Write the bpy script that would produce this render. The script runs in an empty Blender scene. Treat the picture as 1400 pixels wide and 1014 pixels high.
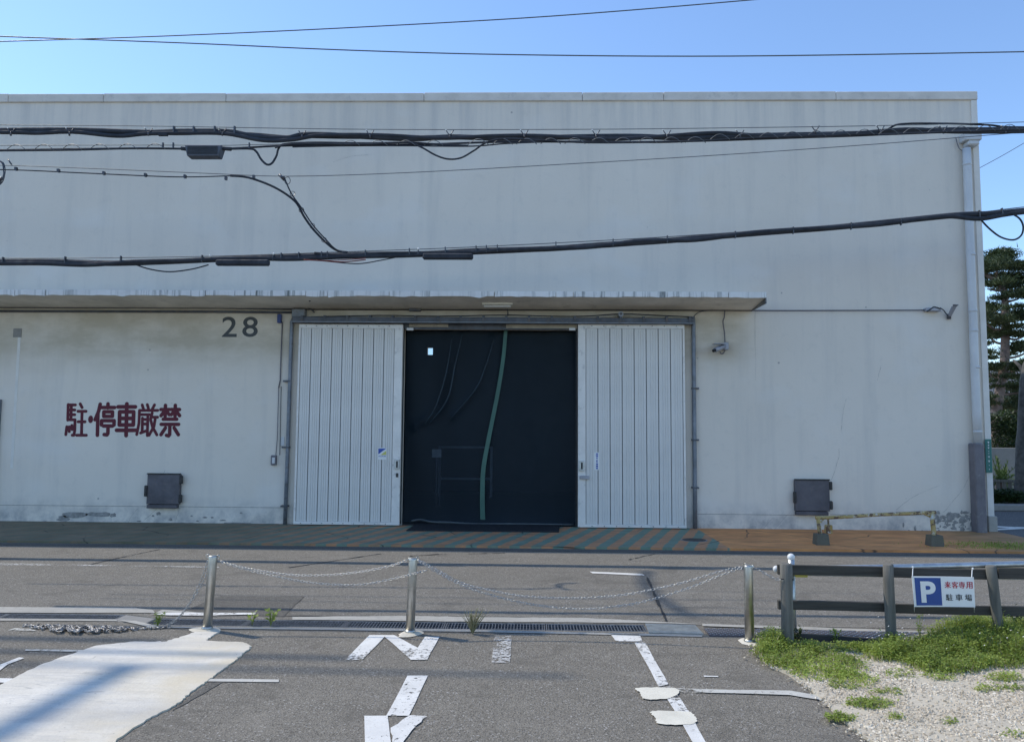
import bpy, math, random
import numpy as np
from mathutils import Vector, Matrix

random.seed(7)
rng = np.random.default_rng(7)
S = bpy.context.scene
COL = S.collection

# ---------------------------------------------------------------- camera, sky, sun, exposure
F = 1011.0
YAW, PITCH, ROLL, CAM_H = math.radians(-1.303), math.radians(4.411), math.radians(0.426), 1.7
fwd = Vector((math.sin(YAW)*math.cos(PITCH), math.cos(YAW)*math.cos(PITCH), math.sin(PITCH)))
rgt = Vector((math.cos(YAW), -math.sin(YAW), 0))
upv = rgt.cross(fwd)
r2 = math.cos(ROLL)*rgt + math.sin(ROLL)*upv
u2 = -math.sin(ROLL)*rgt + math.cos(ROLL)*upv
cd = bpy.data.cameras.new('camera')
cam = bpy.data.objects.new('camera', cd)
COL.objects.link(cam)
cam.matrix_world = Matrix(((r2.x, u2.x, -fwd.x, 0), (r2.y, u2.y, -fwd.y, 0), (r2.z, u2.z, -fwd.z, CAM_H), (0, 0, 0, 1)))
cd.sensor_width = 36.0
cd.lens = F/1400*36.0
cd.clip_start = 0.05
cd.clip_end = 3000
S.camera = cam

SUN_DIR = Vector((-0.74, 0.317, 1.0)).normalized()
EL = math.asin(SUN_DIR.z)
AZ = math.atan2(SUN_DIR.x, SUN_DIR.y)
w = bpy.data.worlds.new('World'); S.world = w
w.use_nodes = True
nt = w.node_tree; nt.nodes.clear()
sky = nt.nodes.new('ShaderNodeTexSky'); sky.sky_type = 'NISHITA'
sky.sun_disc = False; sky.sun_elevation = EL; sky.sun_rotation = AZ
sky.altitude = 0; sky.air_density = 1.0; sky.dust_density = 0.12; sky.ozone_density = 5.0
bg = nt.nodes.new('ShaderNodeBackground'); bg.inputs[1].default_value = 0.15
wo = nt.nodes.new('ShaderNodeOutputWorld')
nt.links.new(sky.outputs[0], bg.inputs[0]); nt.links.new(bg.outputs[0], wo.inputs[0])
sl = bpy.data.lights.new('sun', 'SUN'); sl.energy = 2.0; sl.angle = math.radians(0.53); sl.color = (1.0, 0.92, 0.78)
sun = bpy.data.objects.new('sun', sl); COL.objects.link(sun)
sun.rotation_euler = SUN_DIR.to_track_quat('Z', 'Y').to_euler()
S.view_settings.view_transform = 'Standard'; S.view_settings.look = 'None'
S.view_settings.gamma = 1; S.view_settings.exposure = 0.70
S.view_settings.use_curve_mapping = False

# ---------------------------------------------------------------- picking points of the place (measured off the photograph)
def ray(px, py):
    return r2*((px-700)/F) - u2*((py-507)/F) + fwd
def P(px, py, Y):
    d = ray(px, py); t = Y/d.y
    return Vector((d.x*t, Y, CAM_H+d.z*t))
def G(px, py, z=0.0):
    d = ray(px, py); t = (z-CAM_H)/d.z
    return Vector((d.x*t, d.y*t, z))

# ---------------------------------------------------------------- mesh building
class MB:
    def __init__(s): s.v = []; s.f = []; s.smooth = []
    def add(s, vs, fs, smooth=False):
        o = len(s.v); s.v += [tuple(v) for v in vs]
        s.f += [tuple(i+o for i in f) for f in fs]; s.smooth += [smooth]*len(fs)
        return s
    def box(s, x0, x1, y0, y1, z0, z1, c=0.0):
        if c <= 0:
            vs = [(x, y, z) for z in (z0, z1) for y in (y0, y1) for x in (x0, x1)]
            fs = [(0, 2, 3, 1), (4, 5, 7, 6), (0, 1, 5, 4), (2, 6, 7, 3), (0, 4, 6, 2), (1, 3, 7, 5)]
            return s.add(vs, fs)
        vs = []; fs = []
        X, Y, Z = (x0, x1), (y0, y1), (z0, z1)
        idx = {}
        for i in (0, 1):
            for j in (0, 1):
                for k in (0, 1):
                    sx, sy, sz = (1-2*i)*c, (1-2*j)*c, (1-2*k)*c
                    for a in range(3):
                        p = [X[i]+sx, Y[j]+sy, Z[k]+sz]
                        p[a] = (X[i], Y[j], Z[k])[a]
                        idx[i, j, k, a] = len(vs); vs.append(p)
        for a in range(3):
            b, d = (a+1) % 3, (a+2) % 3
            for e in (0, 1):
                q = []
                for (m, n) in ((0, 0), (1, 0), (1, 1), (0, 1)):
                    t = [0, 0, 0]; t[a] = e; t[b] = m; t[d] = n; q.append(idx[t[0], t[1], t[2], a])
                fs.append(q if e else q[::-1])
        for a in range(3):
            b, d = (a+1) % 3, (a+2) % 3
            for m in (0, 1):
                for n in (0, 1):
                    def g(e, ax):
                        t = [0, 0, 0]; t[a] = e; t[b] = m; t[d] = n; return idx[t[0], t[1], t[2], ax]
                    fs.append([g(0, b), g(1, b), g(1, d), g(0, d)])
        for i in (0, 1):
            for j in (0, 1):
                for k in (0, 1): fs.append([idx[i, j, k, 0], idx[i, j, k, 1], idx[i, j, k, 2]])
        return s.add(vs, fs)
    def poly(s, pts, z0, z1=None):
        n = len(pts)
        ar = sum(pts[i][0]*pts[(i+1) % n][1]-pts[(i+1) % n][0]*pts[i][1] for i in range(n))
        if ar < 0: pts = pts[::-1]
        if z1 is None: return s.add([(p[0], p[1], z0) for p in pts], [tuple(range(n))])
        vs = [(p[0], p[1], z1) for p in pts]+[(p[0], p[1], z0) for p in pts]
        return s.add(vs, [tuple(range(n))]+[(i, i+n, (i+1) % n+n, (i+1) % n) for i in range(n)])
    def tube(s, pts, r, n=8, cap=True, flat=1.0):
        pts = [Vector(p) for p in pts]
        rs = r if isinstance(r, (list, tuple)) else [r]*len(pts)
        vs = []; fs = []; prev = None
        for i, p in enumerate(pts):
            t = (pts[min(i+1, len(pts)-1)]-pts[max(i-1, 0)]).normalized()
            if prev is None:
                a = Vector((0, 0, 1)) if abs(t.z) < .9 else Vector((0, 1, 0))
                u = t.cross(a).normalized()
            else: u = (prev-t*prev.dot(t)).normalized()
            prev = u; v = t.cross(u)
            for k in range(n):
                an = 2*math.pi*k/n
                vs.append(p+(u*math.cos(an)+v*math.sin(an)*flat)*rs[i])
        m = len(pts)
        for i in range(m-1):
            for k in range(n):
                k2 = (k+1) % n
                fs.append((i*n+k, i*n+k2, (i+1)*n+k2, (i+1)*n+k))
        s.add(vs, fs, True)
        if cap:
            o = len(s.v)-m*n
            s.f.append(tuple(o+k for k in range(n))[::-1]); s.f.append(tuple(o+(m-1)*n+k for k in range(n))); s.smooth += [False, False]
        return s
    def sphere(s, c, r, nu=10, nv=6, sc=(1, 1, 1)):
        vs = []; fs = []
        for j in range(nv+1):
            th = math.pi*j/nv
            for i in range(nu):
                ph = 2*math.pi*i/nu
                vs.append((c[0]+r*sc[0]*math.sin(th)*math.cos(ph), c[1]+r*sc[1]*math.sin(th)*math.sin(ph), c[2]+r*sc[2]*math.cos(th)))
        for j in range(nv):
            for i in range(nu):
                i2 = (i+1) % nu
                fs.append((j*nu+i, (j+1)*nu+i, (j+1)*nu+i2, j*nu+i2))
        return s.add(vs, fs, True)
    def build(s, name, mat, parent=None, bevel=0, **kw):
        me = bpy.data.meshes.new(name)
        off = wloc(parent) if parent is not None else Vector(kw.pop('origin', (0, 0, 0)))
        kw.pop('origin', None)
        me.from_pydata([(v[0]-off.x, v[1]-off.y, v[2]-off.z) for v in s.v], [], s.f)
        me.polygons.foreach_set('use_smooth', s.smooth)
        me.update()
        o = bpy.data.objects.new(name, me); COL.objects.link(o)
        if mat: me.materials.append(mat)
        if parent is not None: o.parent = parent
        else: o.location = off
        if bevel:
            b = o.modifiers.new('bevel', 'BEVEL'); b.width = bevel; b.segments = 2; b.limit_method = 'ANGLE'
        tag(o, **kw)
        return o
def wloc(o):
    v = Vector((0, 0, 0))
    while o is not None: v += o.location; o = o.parent
    return v
def tag(o, label=None, cat=None, group=None, kind=None):
    if label: o['label'] = label
    if cat: o['category'] = cat
    if group: o['group'] = group
    if kind: o['kind'] = kind
    return o
def empty(name, loc, label=None, cat=None, group=None):
    o = bpy.data.objects.new(name, None); COL.objects.link(o); o.location = loc; o.empty_display_size = .2
    return tag(o, label, cat, group)
def copy_thing(root, loc, label=None, rot=None):
    r = root.copy(); COL.objects.link(r); r.location = loc
    if rot: r.rotation_euler = rot
    if label: r['label'] = label
    for ch in list(root.children):
        c = ch.copy(); COL.objects.link(c); c.parent = r
        for g in ch.children:
            d = g.copy(); COL.objects.link(d); d.parent = c
    return r
def smoothpath(pts, n=6):
    pts = [Vector(p) for p in pts]; out = []
    for i in range(len(pts)-1):
        p0 = pts[max(i-1, 0)]; p1 = pts[i]; p2 = pts[i+1]; p3 = pts[min(i+2, len(pts)-1)]
        for k in range(n):
            t = k/n
            out.append(.5*((2*p1)+(p2-p0)*t+(2*p0-5*p1+4*p2-p3)*t*t+(3*p1-p0-3*p2+p3)*t**3))
    out.append(pts[-1]); return out

# ---------------------------------------------------------------- materials
class NT:
    def __init__(s, name):
        s.m = bpy.data.materials.new(name); s.m.use_nodes = True; s.t = s.m.node_tree
        s.b = s.t.nodes['Principled BSDF']; s.out = s.t.nodes['Material Output']
        s.tc = s.n('ShaderNodeTexCoord').outputs['Object']
    def n(s, k, **p):
        x = s.t.nodes.new(k)
        for a, b in p.items(): setattr(x, a, b)
        return x
    def l(s, a, b): s.t.links.new(a, b)
    def mapped(s, sc=(1, 1, 1), rot=(0, 0, 0), loc=(0, 0, 0)):
        x = s.n('ShaderNodeMapping'); x.inputs['Scale'].default_value = sc; x.inputs['Rotation'].default_value = rot; x.inputs['Location'].default_value = loc
        s.l(s.tc, x.inputs['Vector']); return x.outputs[0]
    def noise(s, scale, detail=3, rough=.5, vec=None, dist=0):
        x = s.n('ShaderNodeTexNoise'); x.inputs['Scale'].default_value = scale; x.inputs['Detail'].default_value = detail
        x.inputs['Roughness'].default_value = rough; x.inputs['Distortion'].default_value = dist
        s.l(vec if vec is not None else s.tc, x.inputs['Vector']); return x.outputs['Fac']
    def vor(s, scale, feature='F1', out='Distance', vec=None, rnd=1):
        x = s.n('ShaderNodeTexVoronoi', feature=feature); x.inputs['Scale'].default_value = scale; x.inputs['Randomness'].default_value = rnd
        s.l(vec if vec is not None else s.tc, x.inputs['Vector']); return x.outputs[out]
    def ramp(s, fac, a, b, ca=0.0, cb=1.0):
        x = s.n('ShaderNodeMapRange'); x.clamp = True
        x.inputs[1].default_value = a; x.inputs[2].default_value = b; x.inputs[3].default_value = ca; x.inputs[4].default_value = cb
        s.l(fac, x.inputs[0]); return x.outputs[0]
    def math(s, op, a, b=None):
        x = s.n('ShaderNodeMath', operation=op)
        for i, q in enumerate((a, b)):
            if q is None: continue
            if isinstance(q, (int, float)): x.inputs[i].default_value = q
            else: s.l(q, x.inputs[i])
        return x.outputs[0]
    def mix(s, fac, a, b, blend='MIX'):
        x = s.n('ShaderNodeMix', data_type='RGBA', blend_type=blend)
        for i, q in ((0, fac), (6, a), (7, b)):
            if isinstance(q, (int, float)): x.inputs[i].default_value = q
            elif isinstance(q, tuple): x.inputs[i].default_value = q if len(q) == 4 else q+(1,)
            else: s.l(q, x.inputs[i])
        return x.outputs[2]
    def color(s, c):
        if isinstance(c, tuple): s.b.inputs['Base Color'].default_value = c if len(c) == 4 else c+(1,)
        else: s.l(c, s.b.inputs['Base Color'])
        return s
    def rough(s, r):
        if isinstance(r, (int, float)): s.b.inputs['Roughness'].default_value = r
        else: s.l(r, s.b.inputs['Roughness'])
        return s
    def bump(s, h, strength=.3, dist=.01):
        x = s.n('ShaderNodeBump'); x.inputs['Strength'].default_value = strength; x.inputs['Distance'].default_value = dist
        s.l(h, x.inputs['Height']); s.l(x.outputs[0], s.b.inputs['Normal']); return s
    def axis(s, ax):
        x = s.n('ShaderNodeSeparateXYZ'); s.l(s.tc, x.inputs[0]); return x.outputs[ax]
def plain(name, c, r=.6, metal=0, var=.12, scale=8, dirt=None, bump=0):
    t = NT(name)
    nz = t.noise(scale, 4, .6)
    dk = tuple(max(0, v*(1-var*2)) for v in c); lt = tuple(min(1, v*(1+var)) for v in c)
    col = t.mix(t.ramp(nz, .3, .7), dk, lt)
    if dirt:
        col = t.mix(t.ramp(t.noise(scale*2.7, 5, .7), .55, .7, 0, .8), col, dirt)
    t.color(col).rough(t.ramp(t.noise(scale*3, 3), .3, .7, r*.85, min(1, r*1.15)))
    t.b.inputs['Metallic'].default_value = metal
    if bump: t.bump(t.noise(scale*6, 4), bump, .005)
    return t.m

def asphalt(name, base, seed=0, speck=1.0):
    t = NT(name)
    m = t.mapped(loc=(seed*13.1, seed*7.3, 0))
    big = t.noise(.55, 4, .6, m)
    mid = t.noise(4.5, 5, .65, m)
    fine = t.noise(70, 3, .7, m)
    c = t.mix(t.ramp(big, .3, .7), tuple(v*.84 for v in base), tuple(v*1.13 for v in base))
    c = t.mix(t.ramp(mid, .35, .7, 0, .55), c, tuple(v*.8 for v in base))
    c = t.mix(t.ramp(fine, .32, .68), c, tuple(v*1.25 for v in base), 'MIX')
    st = t.vor(115, out='Color', vec=m); sp = t.n('ShaderNodeSeparateColor'); t.l(st, sp.inputs[0])
    c = t.mix(t.ramp(sp.outputs[0], .0, 1, .0, 1), c, t.mix(.32, c, (0.0, 0.0, 0.0)), 'MIX')
    lightst = t.math('MULTIPLY', t.ramp(sp.outputs[1], .93, .95, 0, .7*speck), t.ramp(mid, .4, .6, .3, 1))
    c = t.mix(lightst, c, (.50, .48, .45))
    darkst = t.ramp(sp.outputs[2], .86, .9, 0, .6)
    c = t.mix(darkst, c, tuple(v*.3 for v in base))
    streak = t.noise(1.0, 4, .6, t.mapped((.35, 5, 1)))
    c = t.mix(t.ramp(streak, .55, .75, 0, .22), c, tuple(v*.62 for v in base))
    ring = t.noise(1.7, 3, .5, t.mapped((1, 1.6, 1), loc=(seed*3.3, 5, 0)), 1.2)
    c = t.mix(t.ramp(ring, .58, .66, 0, .4), c, tuple(v*.55 for v in base))
    c = t.mix(t.ramp(ring, .30, .40, .22, 0), c, tuple(min(1, v*1.45) for v in base))
    t.color(c).rough(.88)
    t.b.inputs['Specular IOR Level'].default_value = .3
    h = t.math('ADD', t.vor(115, vec=m), t.math('MULTIPLY', fine, 1.4))
    t.bump(h, .75, .006)
    return t.m

M = {}
M['asphalt_road'] = asphalt('asphalt_road', (.225, .207, .176), 1)
M['asphalt_lot'] = asphalt('asphalt_lot', (.228, .206, .170), 2, 1.0)
M['asphalt_patch'] = asphalt('asphalt_patch', (.15, .14, .122), 3, .4)
M['asphalt_side'] = asphalt('asphalt_side', (.16, .155, .15), 4)

def concrete(name, c, dark=.5, scale=1.0, r=.85):
    t = NT(name)
    a = t.noise(1.3*scale, 6, .65); b = t.noise(14*scale, 5, .7); f = t.noise(90, 2)
    col = t.mix(t.ramp(a, .35, .7), tuple(v*(1-dark*.4) for v in c), c)
    col = t.mix(t.ramp(b, .5, .75, 0, .6), col, tuple(v*(1-dark) for v in c))
    col = t.mix(t.ramp(f, .55, .75, 0, .35), col, tuple(v*.55 for v in c))
    t.color(col).rough(r); t.bump(t.math('ADD', b, t.math('MULTIPLY', f, .6)), .5, .006)
    return t.m
M['concrete_strip'] = concrete('concrete_strip', (.46, .44, .39))
M['concrete_block'] = concrete('concrete_block', (.30, .29, .27), .4, 3)
M['mossy_block'] = concrete('mossy_block', (.15, .145, .11), .5, 4)
M['concrete_floor'] = concrete('concrete_floor', (.07, .07, .07))
M['earth'] = concrete('earth', (.25, .22, .17))

# white concrete apron
t = NT('white_concrete')
c = t.mix(t.ramp(t.noise(1.1, 5, .6), .35, .7), (.68, .635, .55), (.82, .775, .69))
c = t.mix(t.ramp(t.noise(1.6, 5, .6, t.mapped((.5, 3, 1))), .52, .72, 0, .6), c, (.62, .57, .47))
c = t.mix(t.ramp(t.noise(9, 5, .7), .58, .75, 0, .4), c, (.50, .48, .43))
sp = t.vor(26); c = t.mix(t.math('MULTIPLY', t.ramp(sp, .06, .1, 1, 0), t.ramp(t.noise(1.8, 2), .56, .6, 0, .8)), c, (.25, .24, .22))
cr = t.vor(.35, 'DISTANCE_TO_EDGE', vec=t.mapped((.4, 1.2, 1), loc=(3, 1.4, 0)))
cr = t.noise(.8, 3, .5, t.mapped((.5, 2.2, 1), loc=(3, 1.4, 0)))
cr = t.math('ABSOLUTE', t.math('SUBTRACT', cr, .5))
c = t.mix(t.ramp(cr, .0006, .002, .5, 0), c, (.35, .34, .31))
c = t.mix(t.ramp(t.noise(3.2, 6, .7, t.mapped((.6, 2.6, 1), loc=(1, 2, 0))), .5, .62, 0, .55), c, (.50, .485, .45))
c = t.mix(t.ramp(t.noise(60, 4, .7), .5, .75, 0, .4), c, (.42, .40, .37))
c = t.mix(t.math('MULTIPLY', t.ramp(t.axis(0), -2.9, -2.3), t.ramp(t.noise(2.5, 4), .4, .6, .2, .8)), c, (.66, .57, .41))
c = t.mix(t.math('MULTIPLY', t.ramp(t.noise(34, 3, .6), .68, .72), t.ramp(t.noise(1.4, 3, .6, t.mapped(loc=(7, 3, 0))), .45, .6, .05, .8)), c, (.22, .21, .19))
c = t.mix(t.ramp(t.noise(.9, 4, .6, t.mapped((.4, 2.4, 1), loc=(9, 0, 0))), .48, .66, 0, .45), c, (.44, .43, .41))
t.color(c).rough(.85); t.bump(t.noise(30, 6, .7), .5, .012); M['white_concrete'] = t.m

def worn_paint(name, c, lo=.40, hi=.47, scale=26, under=(.2, .195, .185)):
    t = NT(name)
    col = t.mix(t.ramp(t.noise(6, 4), .3, .7), tuple(v*.82 for v in c), c)
    col = t.mix(t.ramp(t.noise(140, 2), .55, .7, 0, .35), col, tuple(v*.6 for v in c))
    hole = t.math('MULTIPLY', t.noise(scale, 6, .75), t.ramp(t.noise(1.3, 4), .3, .7, .74, 1.32))
    tr = t.n('ShaderNodeBsdfTransparent'); mx = t.n('ShaderNodeMixShader')
    t.l(t.ramp(hole, lo, hi, 0, 1), mx.inputs[0]); t.l(tr.outputs[0], mx.inputs[1]); t.l(t.b.outputs[0], mx.inputs[2]); t.l(mx.outputs[0], t.out.inputs[0])
    t.color(col).rough(.7); t.bump(t.noise(90, 3), .4, .004)
    return t.m
M['road_paint'] = worn_paint('road_paint', (.80, .78, .73), .36, .46)
M['faded_paint'] = worn_paint('faded_paint', (.62, .61, .58), .47, .60, 34)
M['cream_paint'] = worn_paint('cream_paint', (.80, .75, .62), .12, .2)
M['thin_paint'] = worn_paint('thin_paint', (.60, .58, .52), .33, .43)

# building wall, painted render
t = NT('wall_paint')
z = t.axis(2); x_ = t.axis(0)
a = t.noise(.35, 5, .6); st = t.noise(1.0, 6, .65, t.mapped((3.2, 1, .28))); b = t.noise(5, 5, .7)
c = t.mix(t.ramp(a, .3, .7), (.725, .66, .57), (.795, .73, .635))
c = t.mix(t.ramp(st, .50, .74, 0, .45), c, (.57, .54, .49))
c = t.mix(t.ramp(b, .55, .8, 0, .35), c, (.55, .52, .47))
soft = t.noise(.9, 3, .5, t.mapped((.8, 1, 1.3), loc=(4, 0, 9)))
c = t.mix(t.ramp(soft, .55, .7, 0, .4), c, (.78, .75, .70))
# mildew streaks close under the coping and grime held under the canopy
top = t.math('MULTIPLY', t.ramp(z, 6.3, 7.4, 0, .45), t.ramp(t.noise(1, 5, .6, t.mapped((5, 1, .25))), .45, .65))
c = t.mix(top, c, (.50, .49, .47))
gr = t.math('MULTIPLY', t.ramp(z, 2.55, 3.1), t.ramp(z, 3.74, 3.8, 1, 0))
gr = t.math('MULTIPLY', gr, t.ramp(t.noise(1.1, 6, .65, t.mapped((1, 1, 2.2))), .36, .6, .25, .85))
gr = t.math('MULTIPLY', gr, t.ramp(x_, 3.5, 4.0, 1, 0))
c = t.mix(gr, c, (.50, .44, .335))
lo = t.math('MULTIPLY', t.ramp(z, .1, .5, 1, 0), t.ramp(t.noise(3, 6, .7), .4, .65))
c = t.mix(lo, c, (.40, .39, .37))
crk = t.vor(.28, 'DISTANCE_TO_EDGE', vec=t.mix(.3, t.tc, t.n('ShaderNodeTexNoise').outputs['Color'], 'ADD'))
crk = t.math('MULTIPLY', t.ramp(crk, .001, .004, 1, 0), t.ramp(t.noise(.6, 2), .52, .6, 0, .35))
spt = t.math('MULTIPLY', t.ramp(t.vor(1.6), .02, .035, 1, 0), .6)
c = t.mix(spt, c, (.2, .2, .2))
t.color(c).rough(.85); t.bump(t.math('ADD', t.math('MULTIPLY', a, 2), t.noise(24, 5, .7)), .25, .01)
M['wall'] = t.m

t = NT('canopy_concrete')
st = t.noise(1, 5, .7, t.mapped((11, 1, .6))); st2 = t.noise(1, 3, .6, t.mapped((1.1, 1, .1)))
z = t.axis(2)
c = t.mix(t.ramp(t.noise(3, 4), .3, .7), (.74, .74, .72), (.84, .84, .82))
c = t.mix(t.math('MULTIPLY', t.ramp(st, .50, .62, 0, .9), t.ramp(st2, .42, .60, .15, 1)), c, (.15, .17, .165))
t.color(c).rough(.85); t.bump(t.noise(20, 5, .7), .4, .01); M['canopy_face'] = t.m
M['canopy_soffit'] = plain('canopy_soffit', (.76, .70, .60), .85, var=.12, scale=1.5, dirt=(.55, .51, .44), bump=.2)
M['coping'] = plain('coping', (.70, .655, .59), .8, var=.08, scale=2.5, dirt=(.50, .48, .45))

M['door_panel'] = plain('door_panel', (.70, .68, .64), .42, var=.05, scale=1.2)
M['door_frame'] = plain('door_frame', (.78, .75, .70), .4, var=.06, scale=3, dirt=(.5, .48, .45))
M['seam'] = plain('seam', (.20, .21, .23), .6)
M['steel_bluegrey'] = plain('steel_bluegrey', (.21, .235, .27), .5, .3, .15, 4, (.13, .12, .11))
M['track_steel'] = plain('track_steel', (.10, .11, .13), .5, .4, .2, 5, (.16, .12, .09))
M['hatch_steel'] = plain('hatch_steel', (.115, .11, .125), .55, .2, .18, 3.5, (.16, .14, .14), .2)
M['pipe_white'] = plain('pipe_white', (.60, .61, .61), .45, var=.06, scale=2)
M['pipe_grey'] = plain('pipe_grey', (.16, .15, .165), .55, var=.12, scale=4, dirt=(.24, .23, .22))
M['stainless'] = plain('stainless', (.55, .54, .50), .40, 1.0, .08, 12)
M['galvanised'] = plain('galvanised', (.50, .53, .54), .42, .85, .12, 14)
M['zinc_chain'] = plain('zinc_chain', (.50, .50, .49), .42, .95, .15, 40)
M['old_chain'] = plain('old_chain', (.42, .41, .40), .45, .8, .3, 25, (.16, .12, .09))
M['rubber'] = plain('rubber', (.022, .023, .026), .6, var=.2, scale=10)
M['mat_rubber'] = plain('mat_rubber', (.018, .02, .024), .75, var=.2, scale=8)
M['cable_black'] = plain('cable_black', (.032, .038, .05), .85, var=.2, scale=4)
M['splice_grey'] = plain('splice_grey', (.085, .10, .13), .6)
M['grate_steel'] = plain('grate_steel', (.20, .22, .25), .5, .6, .2, 20)
M['wire_steel'] = plain('wire_steel', (.13, .14, .15), .5, .5)
M['cable_red'] = plain('cable_red', (.22, .035, .03), .5)
M['white_plastic'] = plain('white_plastic', (.75, .75, .73), .4, var=.05)
M['hanger'] = plain('hanger', (.10, .10, .11), .35, .7)
M['camera_grey'] = plain('camera_grey', (.35, .36, .40), .4, .2)
M['sign_white'] = plain('sign_white', (.80, .80, .78), .45, var=.03, scale=5)
M['sign_blue'] = plain('sign_blue', (.015, .07, .28), .4, var=.06)
M['sign_red'] = plain('sign_red', (.50, .03, .06), .5)
M['sign_black'] = plain('sign_black', (.03, .035, .04), .5)
M['sticker_yellow'] = plain('sticker_yellow', (.60, .58, .15), .4)
M['sticker_blue'] = plain('sticker_blue', (.03, .09, .40), .4)
M['sign_green'] = plain('sign_green', (.02, .16, .14), .45, var=.1)
M['blue_box'] = plain('blue_box', (.03, .06, .20), .5)
M['peeled'] = plain('peeled', (.32, .31, .29), .9, var=.2, scale=14, bump=.5)
M['wall_patch'] = plain('wall_patch', (.76, .73, .67), .85, var=.05, scale=4)
M['lamp_white'] = plain('lamp_white', (.72, .70, .62), .5, var=.06)
M['lintel'] = plain('lintel', (.42, .38, .30), .8, var=.1, scale=3, dirt=(.2, .18, .16))
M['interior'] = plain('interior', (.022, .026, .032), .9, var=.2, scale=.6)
M['iron'] = plain('iron', (.06, .06, .06), .55, .6, .2, 20, (.11, .09, .08), .4)

def painted_mark(name, c):
    t = NT(name)
    col = t.mix(t.ramp(t.noise(4, 5, .7), .3, .7), tuple(v*.75 for v in c), c)
    tr = t.n('ShaderNodeBsdfTransparent'); mx = t.n('ShaderNodeMixShader')
    t.l(t.ramp(t.noise(30, 5, .8), .14, .26, 0, 1), mx.inputs[0]); t.l(tr.outputs[0], mx.inputs[1]); t.l(t.b.outputs[0], mx.inputs[2]); t.l(mx.outputs[0], t.out.inputs[0])
    t.color(col).rough(.8); return t.m
M['number_paint'] = painted_mark('number_paint', (.085, .095, .10))
M['warning_paint'] = painted_mark('warning_paint', (.135, .022, .036))

# pavement in front of the warehouse: worn green and orange hazard stripes
t = NT('striped_pavement')
x_ = t.axis(0); y_ = t.axis(1)
d = t.math('ADD', t.math('SUBTRACT', x_, t.math('MULTIPLY', y_, .34)), t.math('MULTIPLY', t.noise(6, 3), .06))
fr = t.math('FRACT', t.math('MULTIPLY', d, 3.25))
stripe = t.ramp(fr, .46, .53)
edge2 = t.ramp(fr, .97, 1.0, 1, 0)
stripe = t.math('MULTIPLY', stripe, edge2)
orange = t.mix(t.ramp(t.noise(3, 5, .7), .35, .7), (.50, .23, .11), (.64, .30, .14))
green = t.mix(t.ramp(t.noise(4, 5, .7), .35, .7), (.15, .24, .175), (.21, .30, .22))
c = t.mix(stripe, orange, green)
wear = t.math('MULTIPLY', t.ramp(t.noise(2.5, 6, .75, t.mapped((1, 2.5, 1))), .42, .6), t.ramp(x_, -5.2, .6, 1.0, .42))
grey = t.mix(t.ramp(t.noise(5, 5, .7), .35, .65), (.18, .155, .095), (.30, .25, .16))
c = t.mix(wear, c, grey)
c = t.mix(t.ramp(x_, -5.0, -2.3, .86, 0), c, t.mix(t.ramp(t.noise(2, 5, .6), .4, .65), (.12, .115, .07), (.20, .165, .105)))
right = t.ramp(x_, 2.83, 2.86)
plainor = t.mix(t.ramp(t.noise(1.6, 6, .65, t.mapped((1, 2.5, 1))), .35, .65), (.52, .215, .075), (.85, .36, .12))
c = t.mix(right, c, plainor)
c = t.mix(t.ramp(x_, 6.0, 7.2, 0, .6), c, t.mix(t.ramp(t.noise(3, 5), .4, .6), (.10, .12, .05), (.3, .2, .11)))
cr = t.vor(.8, 'DISTANCE_TO_EDGE', vec=t.mix(.2, t.tc, t.n('ShaderNodeTexNoise').outputs['Color'], 'ADD'))
c = t.mix(t.math('MULTIPLY', t.ramp(cr, .003, .012, 1, 0), t.ramp(t.noise(.9, 2), .48, .56, 0, .8)), c, (.03, .03, .025))
t.color(c).rough(.85); t.bump(t.noise(40, 5, .7), .4, .005); M['pavement'] = t.m

t = NT('old_wood')
g = t.noise(1, 6, .7, t.mapped((22, 22, 1.6))); g2 = t.noise(3, 4)
c = t.mix(t.ramp(g, .3, .7), (.09, .085, .075), (.22, .205, .175)); c = t.mix(t.ramp(g2, .5, .75, 0, .5), c, (.11, .12, .105))
t.color(c).rough(.9); t.bump(g, .6, .01); M['wood_post'] = t.m
t = NT('dark_board')
g = t.noise(1, 6, .7, t.mapped((1.2, 20, 26)))
c = t.mix(t.ramp(g, .3, .7), (.035, .032, .028), (.085, .078, .066)); t.color(c).rough(.9); t.bump(g, .6, .008); M['wood_rail'] = t.m
t = NT('flaking_yellow')
n1 = t.noise(14, 5, .7)
c = t.mix(t.ramp(t.noise(4, 4), .35, .6), (.42, .29, .09), (.50, .40, .20)); c = t.mix(t.ramp(n1, .56, .62, 0, 1), c, (.58, .56, .50)); c = t.mix(t.ramp(t.noise(11, 5, .7), .50, .58, 0, 1), c, (.14, .085, .05))
t.color(c).rough(.7); M['flaking_yellow'] = t.m

def leafy(name, c1, c2, tr=.25):
    t = NT(name)
    oi = t.n('ShaderNodeNewGeometry').outputs['Random Per Island']
    n = t.noise(2.2, 3)
    c = t.mix(oi, c1, c2); c = t.mix(t.ramp(n, .35, .65, 0, .6), c, tuple(v*.6 for v in c1))
    t.color(c).rough(.55)
    tl = t.n('ShaderNodeBsdfTranslucent'); mx = t.n('ShaderNodeMixShader'); mx.inputs[0].default_value = tr
    t.l(c, tl.inputs[0]); t.l(t.b.outputs[0], mx.inputs[1]); t.l(tl.outputs[0], mx.inputs[2]); t.l(mx.outputs[0], t.out.inputs[0])
    return t.m
M['grass'] = leafy('grass', (.24, .32, .045), (.56, .60, .15), .45)
M['weed'] = leafy('weed', (.23, .33, .045), (.52, .61, .15), .45)
M['dry_weed'] = leafy('dry_weed', (.26, .25, .13), (.50, .46, .27), .2)
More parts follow.
